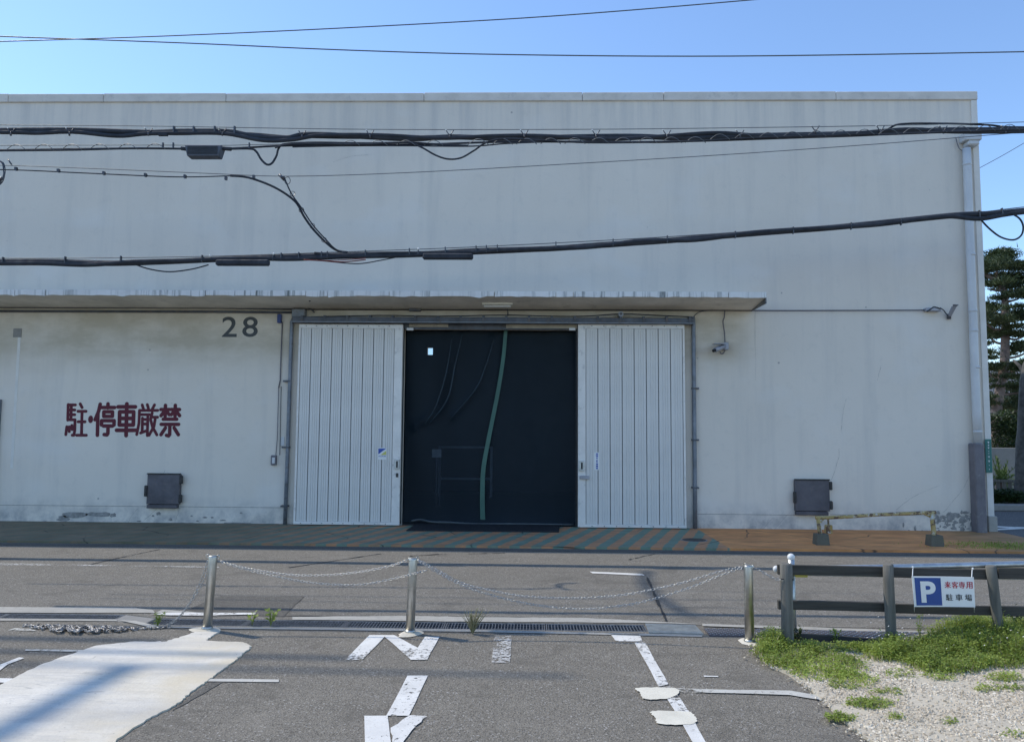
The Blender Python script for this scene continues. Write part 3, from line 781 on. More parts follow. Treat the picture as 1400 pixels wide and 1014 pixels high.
wallrect('corner_cap', 778, 786.5, 448.6, 451.8, 'white_plastic', Y=12.72, dep=.04)
wallrect('door_jamb', 546.6, 553.5, 447, 716, 'iron', Y=12.755, dep=.012)
wallrect('door_jamb', 787, 791.5, 449, 720, 'iron', Y=12.755, dep=.012)

# fluorescent lamp fitting
lamp = empty('canopy_lamp', P(680, 413, 12.35), 'white fluorescent lamp fitting under the canopy above the doorway', 'lamp')
a = P(659, 420, 12.35); b = P(701, 413.5, 12.35)
MB().box(a.x, b.x, 12.3, 12.42, b.z-.045, b.z+.02, .008).build('housing', M['lamp_white'], lamp)
MB().tube([(a.x+.03, 12.33, b.z-.065), (b.x-.03, 12.33, b.z-.065)], .014, 10).build('tube', M['white_plastic'], lamp)
MB().tube([(a.x+.03, 12.39, b.z-.065), (b.x-.03, 12.39, b.z-.065)], .014, 10).build('tube', M['white_plastic'], lamp)
q = P(849, 429, 12.55)
sen = empty('door_bell', q, 'small round grey bell on the wall above the right sliding door', 'bell')
MB().tube([q+Vector((0, .15, 0)), q+Vector((0, 0, 0))], .045, 12).build('body', M['camera_grey'], sen)
MB().tube([q, q+Vector((0, -.02, 0))], .022, 10).build('face', M['track_steel'], sen)

# sliding doors
def make_door(px0t, px0b, px1t, px1b, npan, side):
    x0 = (P(px0t, 444, 12.62).x+P(px0b, 718, 12.62).x)/2; x1 = (P(px1t, 444, 12.62).x+P(px1b, 720, 12.62).x)/2
    z0 = .05; z1 = P((px0t+px1t)/2, 443.5, 12.62).z
    d = MB().box(x0+.02, x1-.02, 12.645, 12.675, z0+.02, z1-.02).build('sliding_door', M['seam'], house)
    fw = .055
    fr = MB(); fr.box(x0, x1, 12.60, 12.68, z1-.07, z1, .004); fr.box(x0, x1, 12.60, 12.68, z0, z0+.05, .004)
    if side < 0: l_, r_ = .035, .14
    else: l_, r_ = .13, .035
    fr.box(x0, x0+l_, 12.60, 12.68, z0+.05, z1-.07, .004); fr.box(x1-r_, x1, 12.60, 12.68, z0+.05, z1-.07, .004)
    fr.build('frame', M['door_frame'], d)
    pa, pb = x0+l_+.002, x1-r_-.002
    wdt = (pb-pa)/npan; zz0, zz1 = z0+.052, z1-.072
    def panel_mesh(wd):
        g = .014; us = [0]; prof = []
        prof.append((g/2, 12.640))
        prof.append((g/2, 12.612))
        for k in (1, 2, 3):
            c0 = wd*(.14+.2*k)
            prof += [(c0-.005, 12.612), (c0-.0025, 12.618), (c0+.0025, 12.618), (c0+.005, 12.612)]
        prof += [(wd-g/2, 12.612), (wd-g/2, 12.640)]
        vs = [(u, y, z) for z in (zz0, zz1) for (u, y) in prof]; n = len(prof)
        me = bpy.data.meshes.new('panel'); me.from_pydata([(v[0], v[1]-WY, v[2]) for v in vs], [], [(i, i+1, n+i+1, n+i) for i in range(n-1)])
        me.materials.append(M['door_panel']); me.update(); return me
    me = panel_mesh(wdt)
    for k in range(npan):
        o = bpy.data.objects.new('panel', me); COL.objects.link(o); o.parent = d; o.location = (pa+k*wdt, 0, 0)
    m = MB()
    for k in range(npan):
        xx = pa+(k+.5)*wdt
        for zz in (z0+.022, z1-.03): m.tube([(xx, 12.601, zz), (xx, 12.595, zz)], .008, 6)
    m.build('bolts', M['track_steel'], d, kind='stuff')
    return d, x0, x1
dl, lx0, lx1 = make_door(408, 402.5, 551, 546, 9, -1)
dr, rx0, rx1 = make_door(789.5, 791, 936, 938, 8, 1)
def doorbox(d, name, x0, x1, y0, y1, mat, dep=.03, Y=12.6, bev=.003):
    a = P(x0, y1, Y); b = P(x1, y0, Y)
    return MB().box(a.x, b.x, Y-dep, Y-.0005, a.z, b.z, bev).build(name, M[mat], d)
doorbox(dl, 'handle', 539.5, 546.5, 628, 641, 'galvanised', .04); doorbox(dl, 'handle_slot', 542, 544.5, 630, 639, 'rubber', .043, bev=0); doorbox(dl, 'lock', 541.5, 544.5, 646.5, 652, 'iron', .02)
doorbox(dr, 'handle', 791.5, 798.5, 630, 643.5, 'galvanised', .04); doorbox(dr, 'handle_slot', 794, 796.5, 632, 641, 'rubber', .043, bev=0)
doorbox(dr, 'latch', 792.5, 805, 650, 654.5, 'camera_grey', .045)
# stickers: flat prints
YS = 12.609
a = P(516.3, 628, YS); b = P(528.6, 612, YS)
sk = MB().box(a.x, b.x, YS, YS+.002, a.z, b.z).build('sticker', M['sign_white'], dl)
def spoly(pts, mat, Y, par, name='print'):
    return MB().add([P(x, y, Y) for x, y in pts], [tuple(range(len(pts)))]).build(name, M[mat], par)
spoly([(517.2, 612.8), (528, 612.8), (517.2, 620.8)], 'sticker_blue', YS-.001, dl, 'sticker_print')
spoly([(528, 616), (528, 621.6), (520, 621.6)], 'sticker_yellow', YS-.001, dl, 'sticker_print')
px_text('ALSOK', 'sticker_blue', 517.2, 528, 622.3, 624.2, YS-.001, dl, off=.01, name='sticker_print')
a = P(812.5, 642.2, YS); b = P(819.4, 618.2, YS)
MB().box(a.x, b.x, YS, YS+.002, a.z, b.z).build('sticker', M['sign_white'], dr)
for (y0_, y1_, w_) in ((619.2, 621.1, 1.9), (621.7, 624, 1.9), (624.7, 626.9, 1.3), (627.9, 629.2, 1.2), (629.6, 632, 1.2), (633.0, 635.1, 1.9), (635.7, 638.2, 1.9), (638.8, 641.0, 1.8)):
    c0 = 816.1; spoly([(c0-w_, y0_+.1), (c0+w_*.9, y0_), (c0+w_*.7, (y0_+y1_)/2), (c0+w_, y1_), (c0-w_*.8, y1_-.15), (c0-w_*.5, (y0_+y1_)/2)], 'sticker_blue', YS-.001, dr, 'sticker_print')

# curtain inside the doorway
root = empty('door_curtain', ((OX0+OX1)/2, 12.98, 0), 'dark translucent net curtain hanging in the open warehouse doorway', 'curtain')
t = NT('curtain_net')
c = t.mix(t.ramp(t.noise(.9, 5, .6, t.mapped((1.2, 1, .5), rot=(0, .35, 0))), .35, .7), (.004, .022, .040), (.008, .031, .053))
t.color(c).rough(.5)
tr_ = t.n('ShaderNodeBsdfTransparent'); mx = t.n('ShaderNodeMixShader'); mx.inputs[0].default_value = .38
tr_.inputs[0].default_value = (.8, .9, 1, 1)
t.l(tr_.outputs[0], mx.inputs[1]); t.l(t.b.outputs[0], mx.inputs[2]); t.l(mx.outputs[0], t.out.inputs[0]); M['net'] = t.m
nx, nz = 120, 60; vs = []; fs = []
arcs = [((612, 460), (600, 540), (566, 585)), ((630, 458), (612, 545), (580, 578)), ((672, 462), (650, 530), (618, 570))]
arcw = [smoothpath([P(*p, 12.98) for p in a_], 8) for a_ in arcs]
for j in range(nz+1):
    for i in range(nx+1):
        X = OX0+.02+(OX1-OX0-.04)*i/nx; Z = .06+3.34*j/nz
        y = 12.98+.025*math.sin(X*3.1+Z*.6)+.012*math.sin(X*9+1+Z*1.3)
        for arc in arcw:
            dmin = min(math.hypot(X-p.x, Z-p.z) for p in arc)
            y -= .035*math.exp(-(dmin/.05)**2)
        vs.append((X, y, Z))
for j in range(nz):
    for i in range(nx): a = j*(nx+1)+i; fs.append((a, a+1, a+nx+2, a+nx+1))
MB().add(vs, fs, True).build('net', M['net'], root)
q = smoothpath([P(a_, b_, 12.90) for a_, b_ in ((691.5, 451), (688, 490), (680, 540), (668, 600), (661, 640), (659.5, 675), (660, 710))], 6)
m = MB(); vs = []
for i, p in enumerate(q):
    f_ = i/len(q); wd = .031+.012*f_; vs += [(p.x-wd, p.y, p.z), (p.x+wd, p.y-.01, p.z), (p.x+wd, p.y-.002, p.z), (p.x-wd, p.y+.008, p.z)]
fs = []
for i in range(len(q)-1):
    o = i*4
    for e in range(4): fs.append((o+e, o+(e+1) % 4, o+4+(e+1) % 4, o+4+e))
M['zip_green'] = plain('zip_green', (.045, .13, .10), .5, var=.1, scale=3)
m.add(vs, fs).build('zip_strip', M['zip_green'], root)
M['net_weight'] = plain('net_weight', (.07, .085, .09), .6)
m = MB(); q = smoothpath([P(a_, b_, 12.90) for a_, b_ in ((562, 712), (575, 710), (590, 713), (618, 714), (650, 716), (700, 716), (785, 717))], 5)
m.tube(q, .022, 6).build('hem', M['net_weight'], root)
M['net_crease'] = plain('net_crease', (.009, .029, .045), .5)  # lighter tubes: the glint along the folds is put into their colour
for arc in [((618, 462), (610, 510), (596, 555), (580, 580)), ((632, 458), (622, 500), (612, 545), (586, 580)), ((676, 462), (664, 500), (650, 532), (616, 572))]:
    MB().tube(smoothpath([P(*p, 12.90) for p in arc], 6), [.003+.011*math.sin(math.pi*i/18) for i in range(19)], 6).build('crease', M['net_crease'], root)
# things standing inside
sg = empty('notice_stand', P(597, 700, 16.0), 'grey notice board on a stand behind the dark door curtain', 'notice board')
sg.location.z = .03
a = P(590.5, 625, 16.0); b = P(603.5, 614, 16.0)
M['board_in'] = plain('board_in', (.50, .50, .52), .6)
MB().box(a.x, b.x, 15.98, 16.0, a.z, b.z, .003).build('board', M['board_in'], sg)
MB().tube([(a.x+.1, 16.02, b.z-.02), (a.x+.1, 16.02, .03)], .02, 6).build('leg', M['pipe_grey'], sg)
MB().tube([(b.x-.03, 16.02, b.z-.02), (b.x-.03, 16.02, .03)], .02, 6).build('leg', M['pipe_grey'], sg)
rk = empty('steel_rack', P(640, 690, 18.0), 'faint steel rack standing inside the dark warehouse', 'rack')
a = P(600, 700, 18); b = P(672, 610, 18); rk.location.z = .03
for xx in (a.x, b.x): MB().box(xx-.03, xx+.03, 17.97, 18.03, .03, b.z).build('upright', M['steel_bluegrey'], rk)
for zz in (b.z, .5): MB().box(a.x+.031, b.x-.031, 17.975, 18.025, zz-.05, zz).build('beam', M['steel_bluegrey'], rk)

# hatches
def make_hatch(x0, x1, y0, y1, lab):
    Y = 12.67; a = P(x0, y1, Y); b = P(x1, y0, Y)
    h = MB().box(a.x, b.x, Y, WY, a.z+.07, b.z, .006).build('hatch', M['hatch_steel'], house); h['label'] = lab
    MB().box(a.x-.006, b.x+.006, Y-.012, Y+.03, b.z+.001, b.z+.02).build('lid_edge', M['iron'], h)
    MB().box(a.x+.01, b.x-.03, Y-.006, WY, a.z, a.z+.062, .004).build('sill', M['hatch_steel'], h)
    for zz in (b.z-.09, a.z+.17): MB().box(b.x-.005, b.x+.045, Y-.02, Y+.04, zz-.07, zz+.07, .012).build('hinge', M['iron'], h)
    MB().box(a.x-.035, a.x+.012, Y-.03, Y+.02, (a.z+b.z)/2-.09, (a.z+b.z)/2+.10, .01).build('latch', M['iron'], h)
make_hatch(199.5, 246, 648.5, 694.5, 'dark steel wall hatch below the red writing')
make_hatch(1088, 1134, 656.5, 704, 'dark steel wall hatch on the right part of the wall, above the yellow barrier')

# rain pipe at the right corner
wallrect('rain_hopper', 1311, 1333, 186, 197, 'pipe_white', dep=.20, bev=.012)
a = P(1312, 203, WY); b = P(1330, 197, WY)
MB().box(P(1315.5, 200, WY).x, P(1331, 200, WY).x, WY-.19, WY-.01, P(1322, 203.5, WY).z, P(1322, 197, WY).z, .02).build('hopper_neck', M['pipe_white'], house)
pc = [(1321.5, 203), (1322.5, 235), (1326, 330), (1330, 430), (1332.5, 500), (1335, 560), (1337, 607)]
MB().tube([P(*p, WY-.10) for p in pc], .066, 16).build('rain_pipe', M['pipe_white'], house)
for (x, y) in ((1322, 225), (1327.3, 348), (1330, 425), (1331, 452), (1333.5, 502), (1336.5, 590)):
    c_ = P(x, y, WY-.10); MB().tube([c_+Vector((0, 0, .02)), c_-Vector((0, 0, .02))], .070, 16).build('pipe_collar', M['pipe_white'], house)
a = P(1333, 606, WY-.1); b = P(1350, 735, WY-.1)
xm = (P(1332.8, 606, WY-.2).x+P(1337.8, 735, WY-.2).x)/2
MB().box(xm, xm+.158, WY-.20, WY-.002, P(1340, 735, WY-.2).z, P(1340, 606, WY-.2).z, .015).build('pipe_guard', M['pipe_grey'], house)
wallpipe('hopper_wire', [(1307, 189), (1309, 197), (1312, 204), (1316, 206)], .008, 'pipe_grey', WY-.05, sm=3)
MB().box(XR-.12, XR+.03, WY-.06, WY+.5, 0, P(1357, 705, WY).z, .01).build('corner_plinth', M['concrete_strip'], house)
MB().box(XR-.10, XR, WY-.025, WY-.001, P(1357, 705, WY).z, 7.48).build('corner_pilaster', M['wall_patch'], house)

# camera on the wall
cmr = empty('security_camera', P(985, 476, 12.6), 'small grey security camera on the wall right of the sliding doors', 'camera')
a = P(980, 476, 12.55)
m = MB(); m.tube([P(977.5, 478.5, 12.45), P(990, 473, 12.6)], .042, 12).build('body', M['camera_grey'], cmr)
MB().tube([P(975, 479.5, 12.43), P(977.4, 478.6, 12.449)], .026, 12).build('lens', M['rubber'], cmr)
q = P(983, 470.5, 12.52); MB().box(q.x-.09, q.x+.10, 12.45, 12.62, q.z+.0, q.z+.012).build('hood', M['camera_grey'], cmr)
q = P(991.5, 474, 12.7); MB().box(q.x-.035, q.x+.035, 12.6, 12.748, q.z-.06, q.z+.07, .008).build('bracket', M['camera_grey'], cmr)
MB().tube(smoothpath([P(a_, b_, 12.70) for a_, b_ in ((991, 425), (990, 434), (988.5, 440), (990.5, 455), (991.2, 470), (990.5, 480), (987, 483.5), (984, 481))], 5), .011, 6).build('conduit', M['pipe_grey'], cmr)

# flood lamp at the end of the wire
fl = empty('flood_lamp', P(1300, 425, 12.6), 'small grey flood lamp on an angled bracket near the rain pipe', 'lamp')
a, b = P(1299, 432, 12.66), P(1306, 418, 12.5)
MB().tube([P(1297.5, 436, 12.72), P(1297.5, 429, 12.7)], .033, 8).build('mount', M['track_steel'], fl)
d_ = (b-a).normalized(); s_ = Vector((d_.z, 0, -d_.x))*.05
MB().add([a-s_*.6, a+s_*.6, b+s_, b-s_]+[v+Vector((0, .05, 0)) for v in (a-s_*.6, a+s_*.6, b+s_, b-s_)], [(0, 1, 2, 3), (7, 6, 5, 4), (0, 4, 5, 1), (1, 5, 6, 2), (2, 6, 7, 3), (3, 7, 4, 0)]).build('lamp_head', M['camera_grey'], fl)
MB().tube([b-s_*1.2+Vector((0, -.01, .01)), b+s_*1.2+Vector((0, -.01, .01))], .012, 6).build('lamp_rim', M['track_steel'], fl)
sw = empty('wall_isolator', P(1275, 423, 12.7), 'small grey isolator box with a cable on the upper right wall', 'switch box')
a = P(1265, 425.5, 12.68); b = P(1285, 421, 12.68)
MB().box(a.x, b.x, 12.64, 12.75, a.z, b.z, .01).build('box', M['camera_grey'], sw)
MB().tube(smoothpath([P(a_, b_, 12.63) for a_, b_ in ((1267, 426), (1272, 423), (1277, 419.5), (1286, 422))], 5), .010, 6).build('cable_loop', M['cable_black'], sw)
MB().tube(smoothpath([P(a_, b_, 12.68) for a_, b_ in ((1285, 420.5), (1290, 424), (1293, 428), (1296, 432))], 4), .008, 6).build('lead', M['cable_black'], sw)

# green address plate on the corner
ad = empty('address_plate', P(1351, 624, 12.69), 'narrow green address plate with white characters on the building corner', 'sign')
Yp = 12.69; tp = P(1346, 600, Yp); bt = P(1356, 646, Yp)
xa = (P(1346, 600, Yp).x+P(1349, 646, Yp).x)/2
MB().box(xa, xa+.105, Yp, Yp+.012, bt.z, tp.z, .002).build('plate', M['sign_green'], ad)
cxp = xa+.054
for (k, (f_, s_)) in enumerate(((.10, .017), (.185, .014), (.265, .015), (.36, .008), (.43, .008), (.53, .016), (.66, .017), (.78, .008), (.90, .010))):
    zc = tp.z+(bt.z-tp.z)*f_; m = MB()
    m.box(cxp-s_, cxp+s_, Yp-.002, Yp-.0005, zc+s_*.45, zc+s_*.8); m.box(cxp-s_*.9, cxp+s_*.9, Yp-.002, Yp-.0005, zc-s_*.2, zc+s_*.1); m.box(cxp-s_*.25, cxp+s_*.25, Yp-.003, Yp-.0008, zc-s_, zc+s_)
    m.build('printed_character', M['sign_white'], ad)

# rubber mat
q = [G(*p) for p in ((573, 717), (766, 719), (764, 731), (555, 729))]
MB().poly([(p.x, p.y+.02) for p in q], .036, .052).build('door_mat', M['mat_rubber'], origin=(-.3, 12.2, .036), label='black rubber mat lying in front of the dark warehouse doorway', cat='mat')
# manhole
c_ = G(949, 738, .036); mh = empty('manhole_cover', c_, 'round iron manhole cover set in the striped pavement', 'manhole cover')
ring = [(c_.x+.20*math.cos(a), c_.y+.17*math.sin(a)) for a in np.linspace(0, 2*math.pi, 33)[:-1]]
MB().poly(ring, .0355, .040).build('rim', M['concrete_block'], mh)
ring = [(c_.x+.175*math.cos(a), c_.y+.15*math.sin(a)) for a in np.linspace(0, 2*math.pi, 33)[:-1]]
MB().poly(ring, .0402, .045).build('lid', M['iron'], mh)

# ---------------------------------------------------------------- yellow barrier
by = 11.12
br = empty('guard_barrier', (G(1200, 745).x, by, .035), 'low flaking yellow pipe barrier standing before the right end of the wall', 'barrier')
q = smoothpath([P(a_, b_, by) for a_, b_ in ((1115, 707.5), (1150, 706.5), (1195, 703.5), (1230, 702), (1279, 700))], 4)
MB().tube(q, .026, 10).build('top_rail', M['flaking_yellow'], br)
MB().tube([P(1118.5, 708, by), P(1122, 740, by)], .030, 10).build('post', M['flaking_yellow'], br)
MB().tube([P(1274, 701, by), P(1278.5, 745, by-.05)], .034, 10).build('post', M['flaking_yellow'], br)
MB().tube([P(1132, 707, 12.3), P(1133.5, 729, 12.3)], .018, 8).build('rear_post', M['flaking_yellow'], br)
c_ = P(1133, 724, 12.28); MB().box(c_.x-.05, c_.x+.05, 12.24, 12.34, .036, c_.z+.08, .008).build('rear_block', M['flaking_yellow'], br)
MB().tube([P(1119, 709, by), P(1127, 708.5, by), P(1120, 716, by)], .012, 6).build('gusset', M['flaking_yellow'], br)
MB().tube([P(1263, 702, by), P(1271, 706, by)], .014, 6).build('gusset', M['flaking_yellow'], br)
for (x, dx) in ((1122, 0), (1277, .02)):
    c_ = P(x, 747.5, by)
    MB().add([(c_.x+a*s1, by+b*s1-.02, z) for z, s1 in ((.036, 1.0), (.19, .86)) for a, b in ((-.095, -.09), (.095, -.09), (.095, .09), (-.095, .09))],
             [(0, 1, 5, 4), (1, 2, 6, 5), (2, 3, 7, 6), (3, 0, 4, 7), (4, 5, 6, 7)]).build('foot_block', M['mossy_block'], br)

# ---------------------------------------------------------------- stainless bollards
def make_bollard():
    root = empty('bollard', (0, 0, 0), None, 'bollard', 'stainless bollards carrying the chains')
    H = .615; R_ = .037
    MB().tube([(0, 0, -.02), (0, 0, H-.012), (0, 0, H-.004), (0, 0, H)], [R_, R_, R_*.96, R_*.8], 24).build('post', M['stainless'], root)
    MB().tube([(0, 0, .012), (0, 0, .035)], [.048, .041], 20).build('collar', M['stainless'], root)
    for sx in (-1, 1):
        ring = [(sx*(R_+.006)+.014*math.cos(a), -.004, H-.008+.014*math.sin(a)) for a in np.linspace(0, 2*math.pi, 13)]
        MB().tube(ring, .0035, 6, cap=False).build('ring', M['stainless'], root)
    pts = [(.13*math.cos(a)*random.uniform(.85, 1.15), .085*math.sin(a)*random.uniform(.85, 1.15)-.02) for a in np.linspace(0, 2*math.pi, 17)[:-1]]
    m = MB(); n = 16
    vs = [(x, y, 0.004) for x, y in pts]+[(x*.75, y*.7, .017) for x, y in pts]
    m.add(vs, [(i, (i+1) % n, (i+1) % n+n, i+n) for i in range(n)]+[tuple(range(n, 2*n))], True).build('mortar_pad', M['white_concrete'], root)
    return root
bpos = [G(283, 861), G(560.5, 866), G(1025, 879)]
b0 = make_bollard(); b0.location = bpos[0]; b0['label'] = 'stainless bollard at the corner of the white concrete apron, with chain trailing left'
b0.rotation_euler = (0, math.radians(2.6), 0)
b1 = copy_thing(b0, bpos[1], 'middle stainless bollard, above the white road letter', (0, math.radians(1.9), .9))
b2 = copy_thing(b0, bpos[2], 'stainless bollard beside the grass and the wooden fence', (0, math.radians(.3), 2.0))

# chains
def chain(pts, mat='zinc_chain', pitch=.027, wr=.0025, label=None, group=None, parent=None, jitter=0, name='chain'):
    pts = [Vector(p) for p in pts]
    seg = [0]
    for i in range(1, len(pts)): seg.append(seg[-1]+(pts[i]-pts[i-1]).length)
    L_ = seg[-1]; n = int(L_/pitch); m = MB(); j = 0
    for k in range(n):
        s_ = (k+.5)*pitch
        while seg[j+1] < s_: j += 1
        t_ = (pts[j+1]-pts[j]).normalized(); c_ = pts[j]+t_*(s_-seg[j])
        side = t_.cross(Vector((0, 0, 1)));
        if side.length < .05: side = t_.cross(Vector((0, 1, 0)))
        side.normalize(); upn = side.cross(t_)
        an = (k % 2)*math.pi/2+.5+random.uniform(-.25, .25)+jitter*random.uniform(-1, 1)
        u_ = side*math.cos(an)+upn*math.sin(an); v_ = t_.cross(u_)
        hl, hw_ = pitch*.66, pitch*.30; loop = []
        for q_ in range(8):
            a = 2*math.pi*q_/8
            cx_ = math.cos(a); sx_ = math.sin(a)
            ctr = c_+t_*(hl*.55*(1 if cx_ > .01 else -1 if cx_ < -.01 else 0)+hw_*cx_)+u_*hw_*sx_
            loop.append((ctr, (t_*cx_+u_*sx_).normalized()))
        vs = []
        for (c2, nrm) in loop:
            for e in range(4):
                b = 2*math.pi*e/4+.78; vs.append(c2+nrm*wr*math.cos(b)+v_*wr*math.sin(b))
        fs = [(a*4+e, a*4+(e+1) % 4, ((a+1) % 8)*4+(e+1) % 4, ((a+1) % 8)*4+e) for a in range(8) for e in range(4)]
        m.add(vs, fs, True)
    o = m.build(name, M[mat], parent, **(dict(origin=tuple(pts[0]), label=label, cat='chain', group=group) if label else {}))
    return o
by_ = bpos[0].y
def CP(l, Y0, Y1=None, n=8):
    Y1 = Y1 if Y1 is not None else Y0
    k = len(l)-1
    return smoothpath([P(a, b, Y0+(Y1-Y0)*i/k) for i, (a, b) in enumerate(l)], n)
gc = 'zinc chains slung between the bollards'
chain(CP([(298, 766), (340, 777), (395, 785), (440, 786), (488, 782), (530, 774), (558, 765)], bpos[0].y, bpos[1].y), label='upper chain slung between the left and middle bollards', group=gc)
chain(CP([(299, 767), (340, 779), (390, 790), (426, 796), (463, 799), (500, 798), (545, 789), (584, 779)], bpos[0].y+.02, bpos[1].y-.05), label='lower chain slung between the left and middle bollards', group=gc)
chain(CP([(572, 765), (600, 780), (630, 796), (669, 806), (710, 814), (764, 817), (815, 816), (863, 811), (930, 797), (980, 782), (1017, 774)], bpos[1].y, bpos[2].y), label='upper chain slung between the middle and right bollards', group=gc)
chain(CP([(571, 766), (600, 783), (640, 803), (699, 820), (750, 829), (804, 832), (845, 828), (880, 822), (940, 804), (985, 786), (1017, 775)], bpos[1].y-.02, bpos[2].y-.02), label='lower chain slung between the middle and right bollards', group=gc)
chain(CP([(1030, 775), (1040, 780), (1052, 787), (1064, 792), (1076, 793)], bpos[2].y, 5.98), label='short chain from the right bollard to the wooden fence post', group=gc)
chain(CP([(284, 766), (276, 790), (266, 812), (250, 838), (226, 856)], by_, 6.36), label='chain hanging left from the left bollard to the ground, upper strand', group=gc)
chain(CP([(286, 769), (280, 790), (268, 813), (252, 834), (240, 848), (228, 857)], by_-.02, 6.32), label='chain hanging left from the left bollard to the ground, lower strand', group=gc)
pile = []
n = 420
for i in range(n):
    f_ = i/n; x = 232-205*f_
    wv = 1.6*(1-abs(2*max(0, f_-.18)/.82-1)) if f_ > .18 else .1
    a = f_*150
    gx = x+math.sin(a)*8*min(1, wv)+random.uniform(-2, 2)*min(1, wv); gy = 857+4*math.sin(f_*3.1)-3*f_+math.sin(a*1.31+1)*3.4*min(1, wv)
    g_ = G(gx, gy, .008+abs(math.sin(a*.7))*.022*min(1, wv)); pile.append(g_)
chain(pile, 'old_chain', .034, .0042, label='heap of tangled old chain lying on the asphalt at the left', jitter=.8)

# ---------------------------------------------------------------- wooden fence
f1, f2, f3 = G(1077, 880), G(1218, 873), G(1366, 858)
fy = 6.10
f1 = Vector((f1.x, 6.02, 0)); f2 = Vector((P(1218, 872, 6.15).x, 6.15, 0)); f3 = Vector((P(1366, 852, 6.20).x, 6.20, 0))
fence = empty('wooden_fence', f1, 'weathered wooden fence of round posts and dark boards along the kerb', 'fence')
def post(x0, y0, x1, y1, Y, r, name='post', mat='wood_post', lab=None):
    a, b = P(x0, y0, Y), P(x1, y1, Y); a = a+(a-b).normalized()*.12; pts = [a+(b-a)*k/6 for k in range(7)]
    pts = [p+Vector((random.uniform(-.002, .002), 0, 0)) for p in pts]; pts.append(b+(b-a).normalized()*.008)
    return MB().tube(pts, [r*random.uniform(.97, 1.03) for _ in range(7)]+[r*.8], 14).build(name, M[mat], fence)
post(1077, 880, 1074.5, 771, f1.y, .047); post(1218.5, 870, 1214, 772, f2.y, .040); post(1366, 860, 1354.5, 774, f3.y, .038)
post(1530, 880, 1500, 776, 6.3, .038)
def rail(pts, hh_, Y, Yt=.035, par=None):
    q = [P(a, b, Y+.01*i) for i, (a, b) in enumerate(pts)]; m = MB(); vs = []
    for p in q: vs += [p+Vector((0, -Yt/2, -hh_/2)), p+Vector((0, Yt/2, -hh_/2)), p+Vector((0, Yt/2, hh_/2)), p+Vector((0, -Yt/2, hh_/2))]
    fs = [(0, 1, 2, 3)[::-1], tuple(len(vs)-4+i for i in range(4))]
    for i in range(len(q)-1):
        o = i*4
        for e in range(4): fs.append((o+e, o+(e+1) % 4, o+4+(e+1) % 4, o+4+e))
    return m.add(vs, fs).build('rail', M['wood_rail'], fence, bevel=.004)
YR = 6.215
rail([(1063, 778), (1140, 779.5), (1213, 781)], .079, YR); rail([(1214.5, 781.5), (1300, 784), (1362, 785)], .079, YR+.01); rail([(1363.5, 783), (1440, 784), (1520, 785)], .085, YR+.02)
rail([(1063.5, 826), (1140, 827.5), (1214, 829.5)], .072, YR); rail([(1216, 831), (1300, 833), (1364, 834.5)], .072, YR+.01); rail([(1366, 834.5), (1450, 836), (1530, 838)], .078, YR+.02)
rail([(1064, 870), (1110, 871.5), (1160, 875), (1212, 879)], .062, YR-.05)  # lowest board; this dark strip also stands in for the post's ground shadow
# steel pipe railing just behind it
pr = empty('pipe_railing', (P(1081, 870, 6.30).x, 6.30, 0), 'galvanised pipe railing with a white cap right behind the wooden fence', 'railing')
a = P(1081.5, 762, 6.30); MB().tube([(a.x+.01, 6.30, -.1), a], .026, 14).build('upright', M['galvanised'], pr)
MB().sphere((a.x, 6.30, a.z+.004), .031, 14, 8).build('cap', M['white_plastic'], pr)
q = [P(x, y, 6.27) for x, y in ((1062, 777.5), (1200, 775.5), (1300, 773), (1400, 770.5), (1560, 767))]
MB().tube(q, .025, 14).build('top_pipe', M['galvanised'], pr)
MB().sphere(tuple(q[0]+Vector((-.004, 0, 0))), .028, 14, 8).build('cap', M['white_plastic'], pr)
a = P(1096, 786, 6.27); MB().box(a.x-.06, a.x+.04, 6.24, 6.275, a.z-.012, a.z+.012, .004).build('yellow_tag', plain('tag_yellow', (.55, .48, .10), .6), pr)
MB().tube([(a.x+.45*0-.0, 6.30, a.z-.005), P(1400, 791.5, 6.30)], .005, 6).build('tension_wire', M['galvanised'], pr)
MB().tube([P(1077-9, 791, 5.99), P(1085, 792, 5.99)], .006, 6).build('binding_wire', M['rubber'], fence)

# parking sign hung on the fence
YP = 6.05
sign = empty('parking_sign', P(1289, 829, YP), 'blue and white P parking sign tied to the wooden fence', 'sign')
c4 = [P(1246.5, 787.3, YP), P(1331, 788.4, YP), P(1333, 829.5, YP), P(1250, 829, YP)]
def SU(u, v, dy=0.0):
    a = c4[0]+(c4[1]-c4[0])*u; b = c4[3]+(c4[2]-c4[3])*u; p = a+(b-a)*v
    return Vector((p.x, p.y-dy+.008*math.sin(u*3.1), p.z))
def spl(us, vs_, d0, mat, name, d1=None, n=6):
    m = MB(); g = []
    for i in range(n+1):
        u = us[0]+(us[1]-us[0])*i/n
        for v in vs_: g.append(SU(u, v, d0))
        if d1 is not None:
            for v in vs_: g.append(SU(u, v, d1))
    k = 2 if d1 is None else 4; fs = []
    for i in range(n):
        o = i*k
        fs.append((o, o+1, o+k+1, o+k))
        if d1 is not None: fs += [(o+2, o+k+2, o+k+3, o+3), (o, o+k, o+k+2, o+2), (o+1, o+3, o+k+3, o+k+1)]
    if d1 is not None: fs += [(0, 2, 3, 1), (n*k, n*k+1, n*k+3, n*k+2)]
    return m.add(g, fs).build(name, M[mat], sign)
spl((0, 1), (0, 1), .004, 'sign_white', 'plate', -.002)
spl((.035, .468), (.045, .955), .0055, 'sign_blue', 'blue_field')
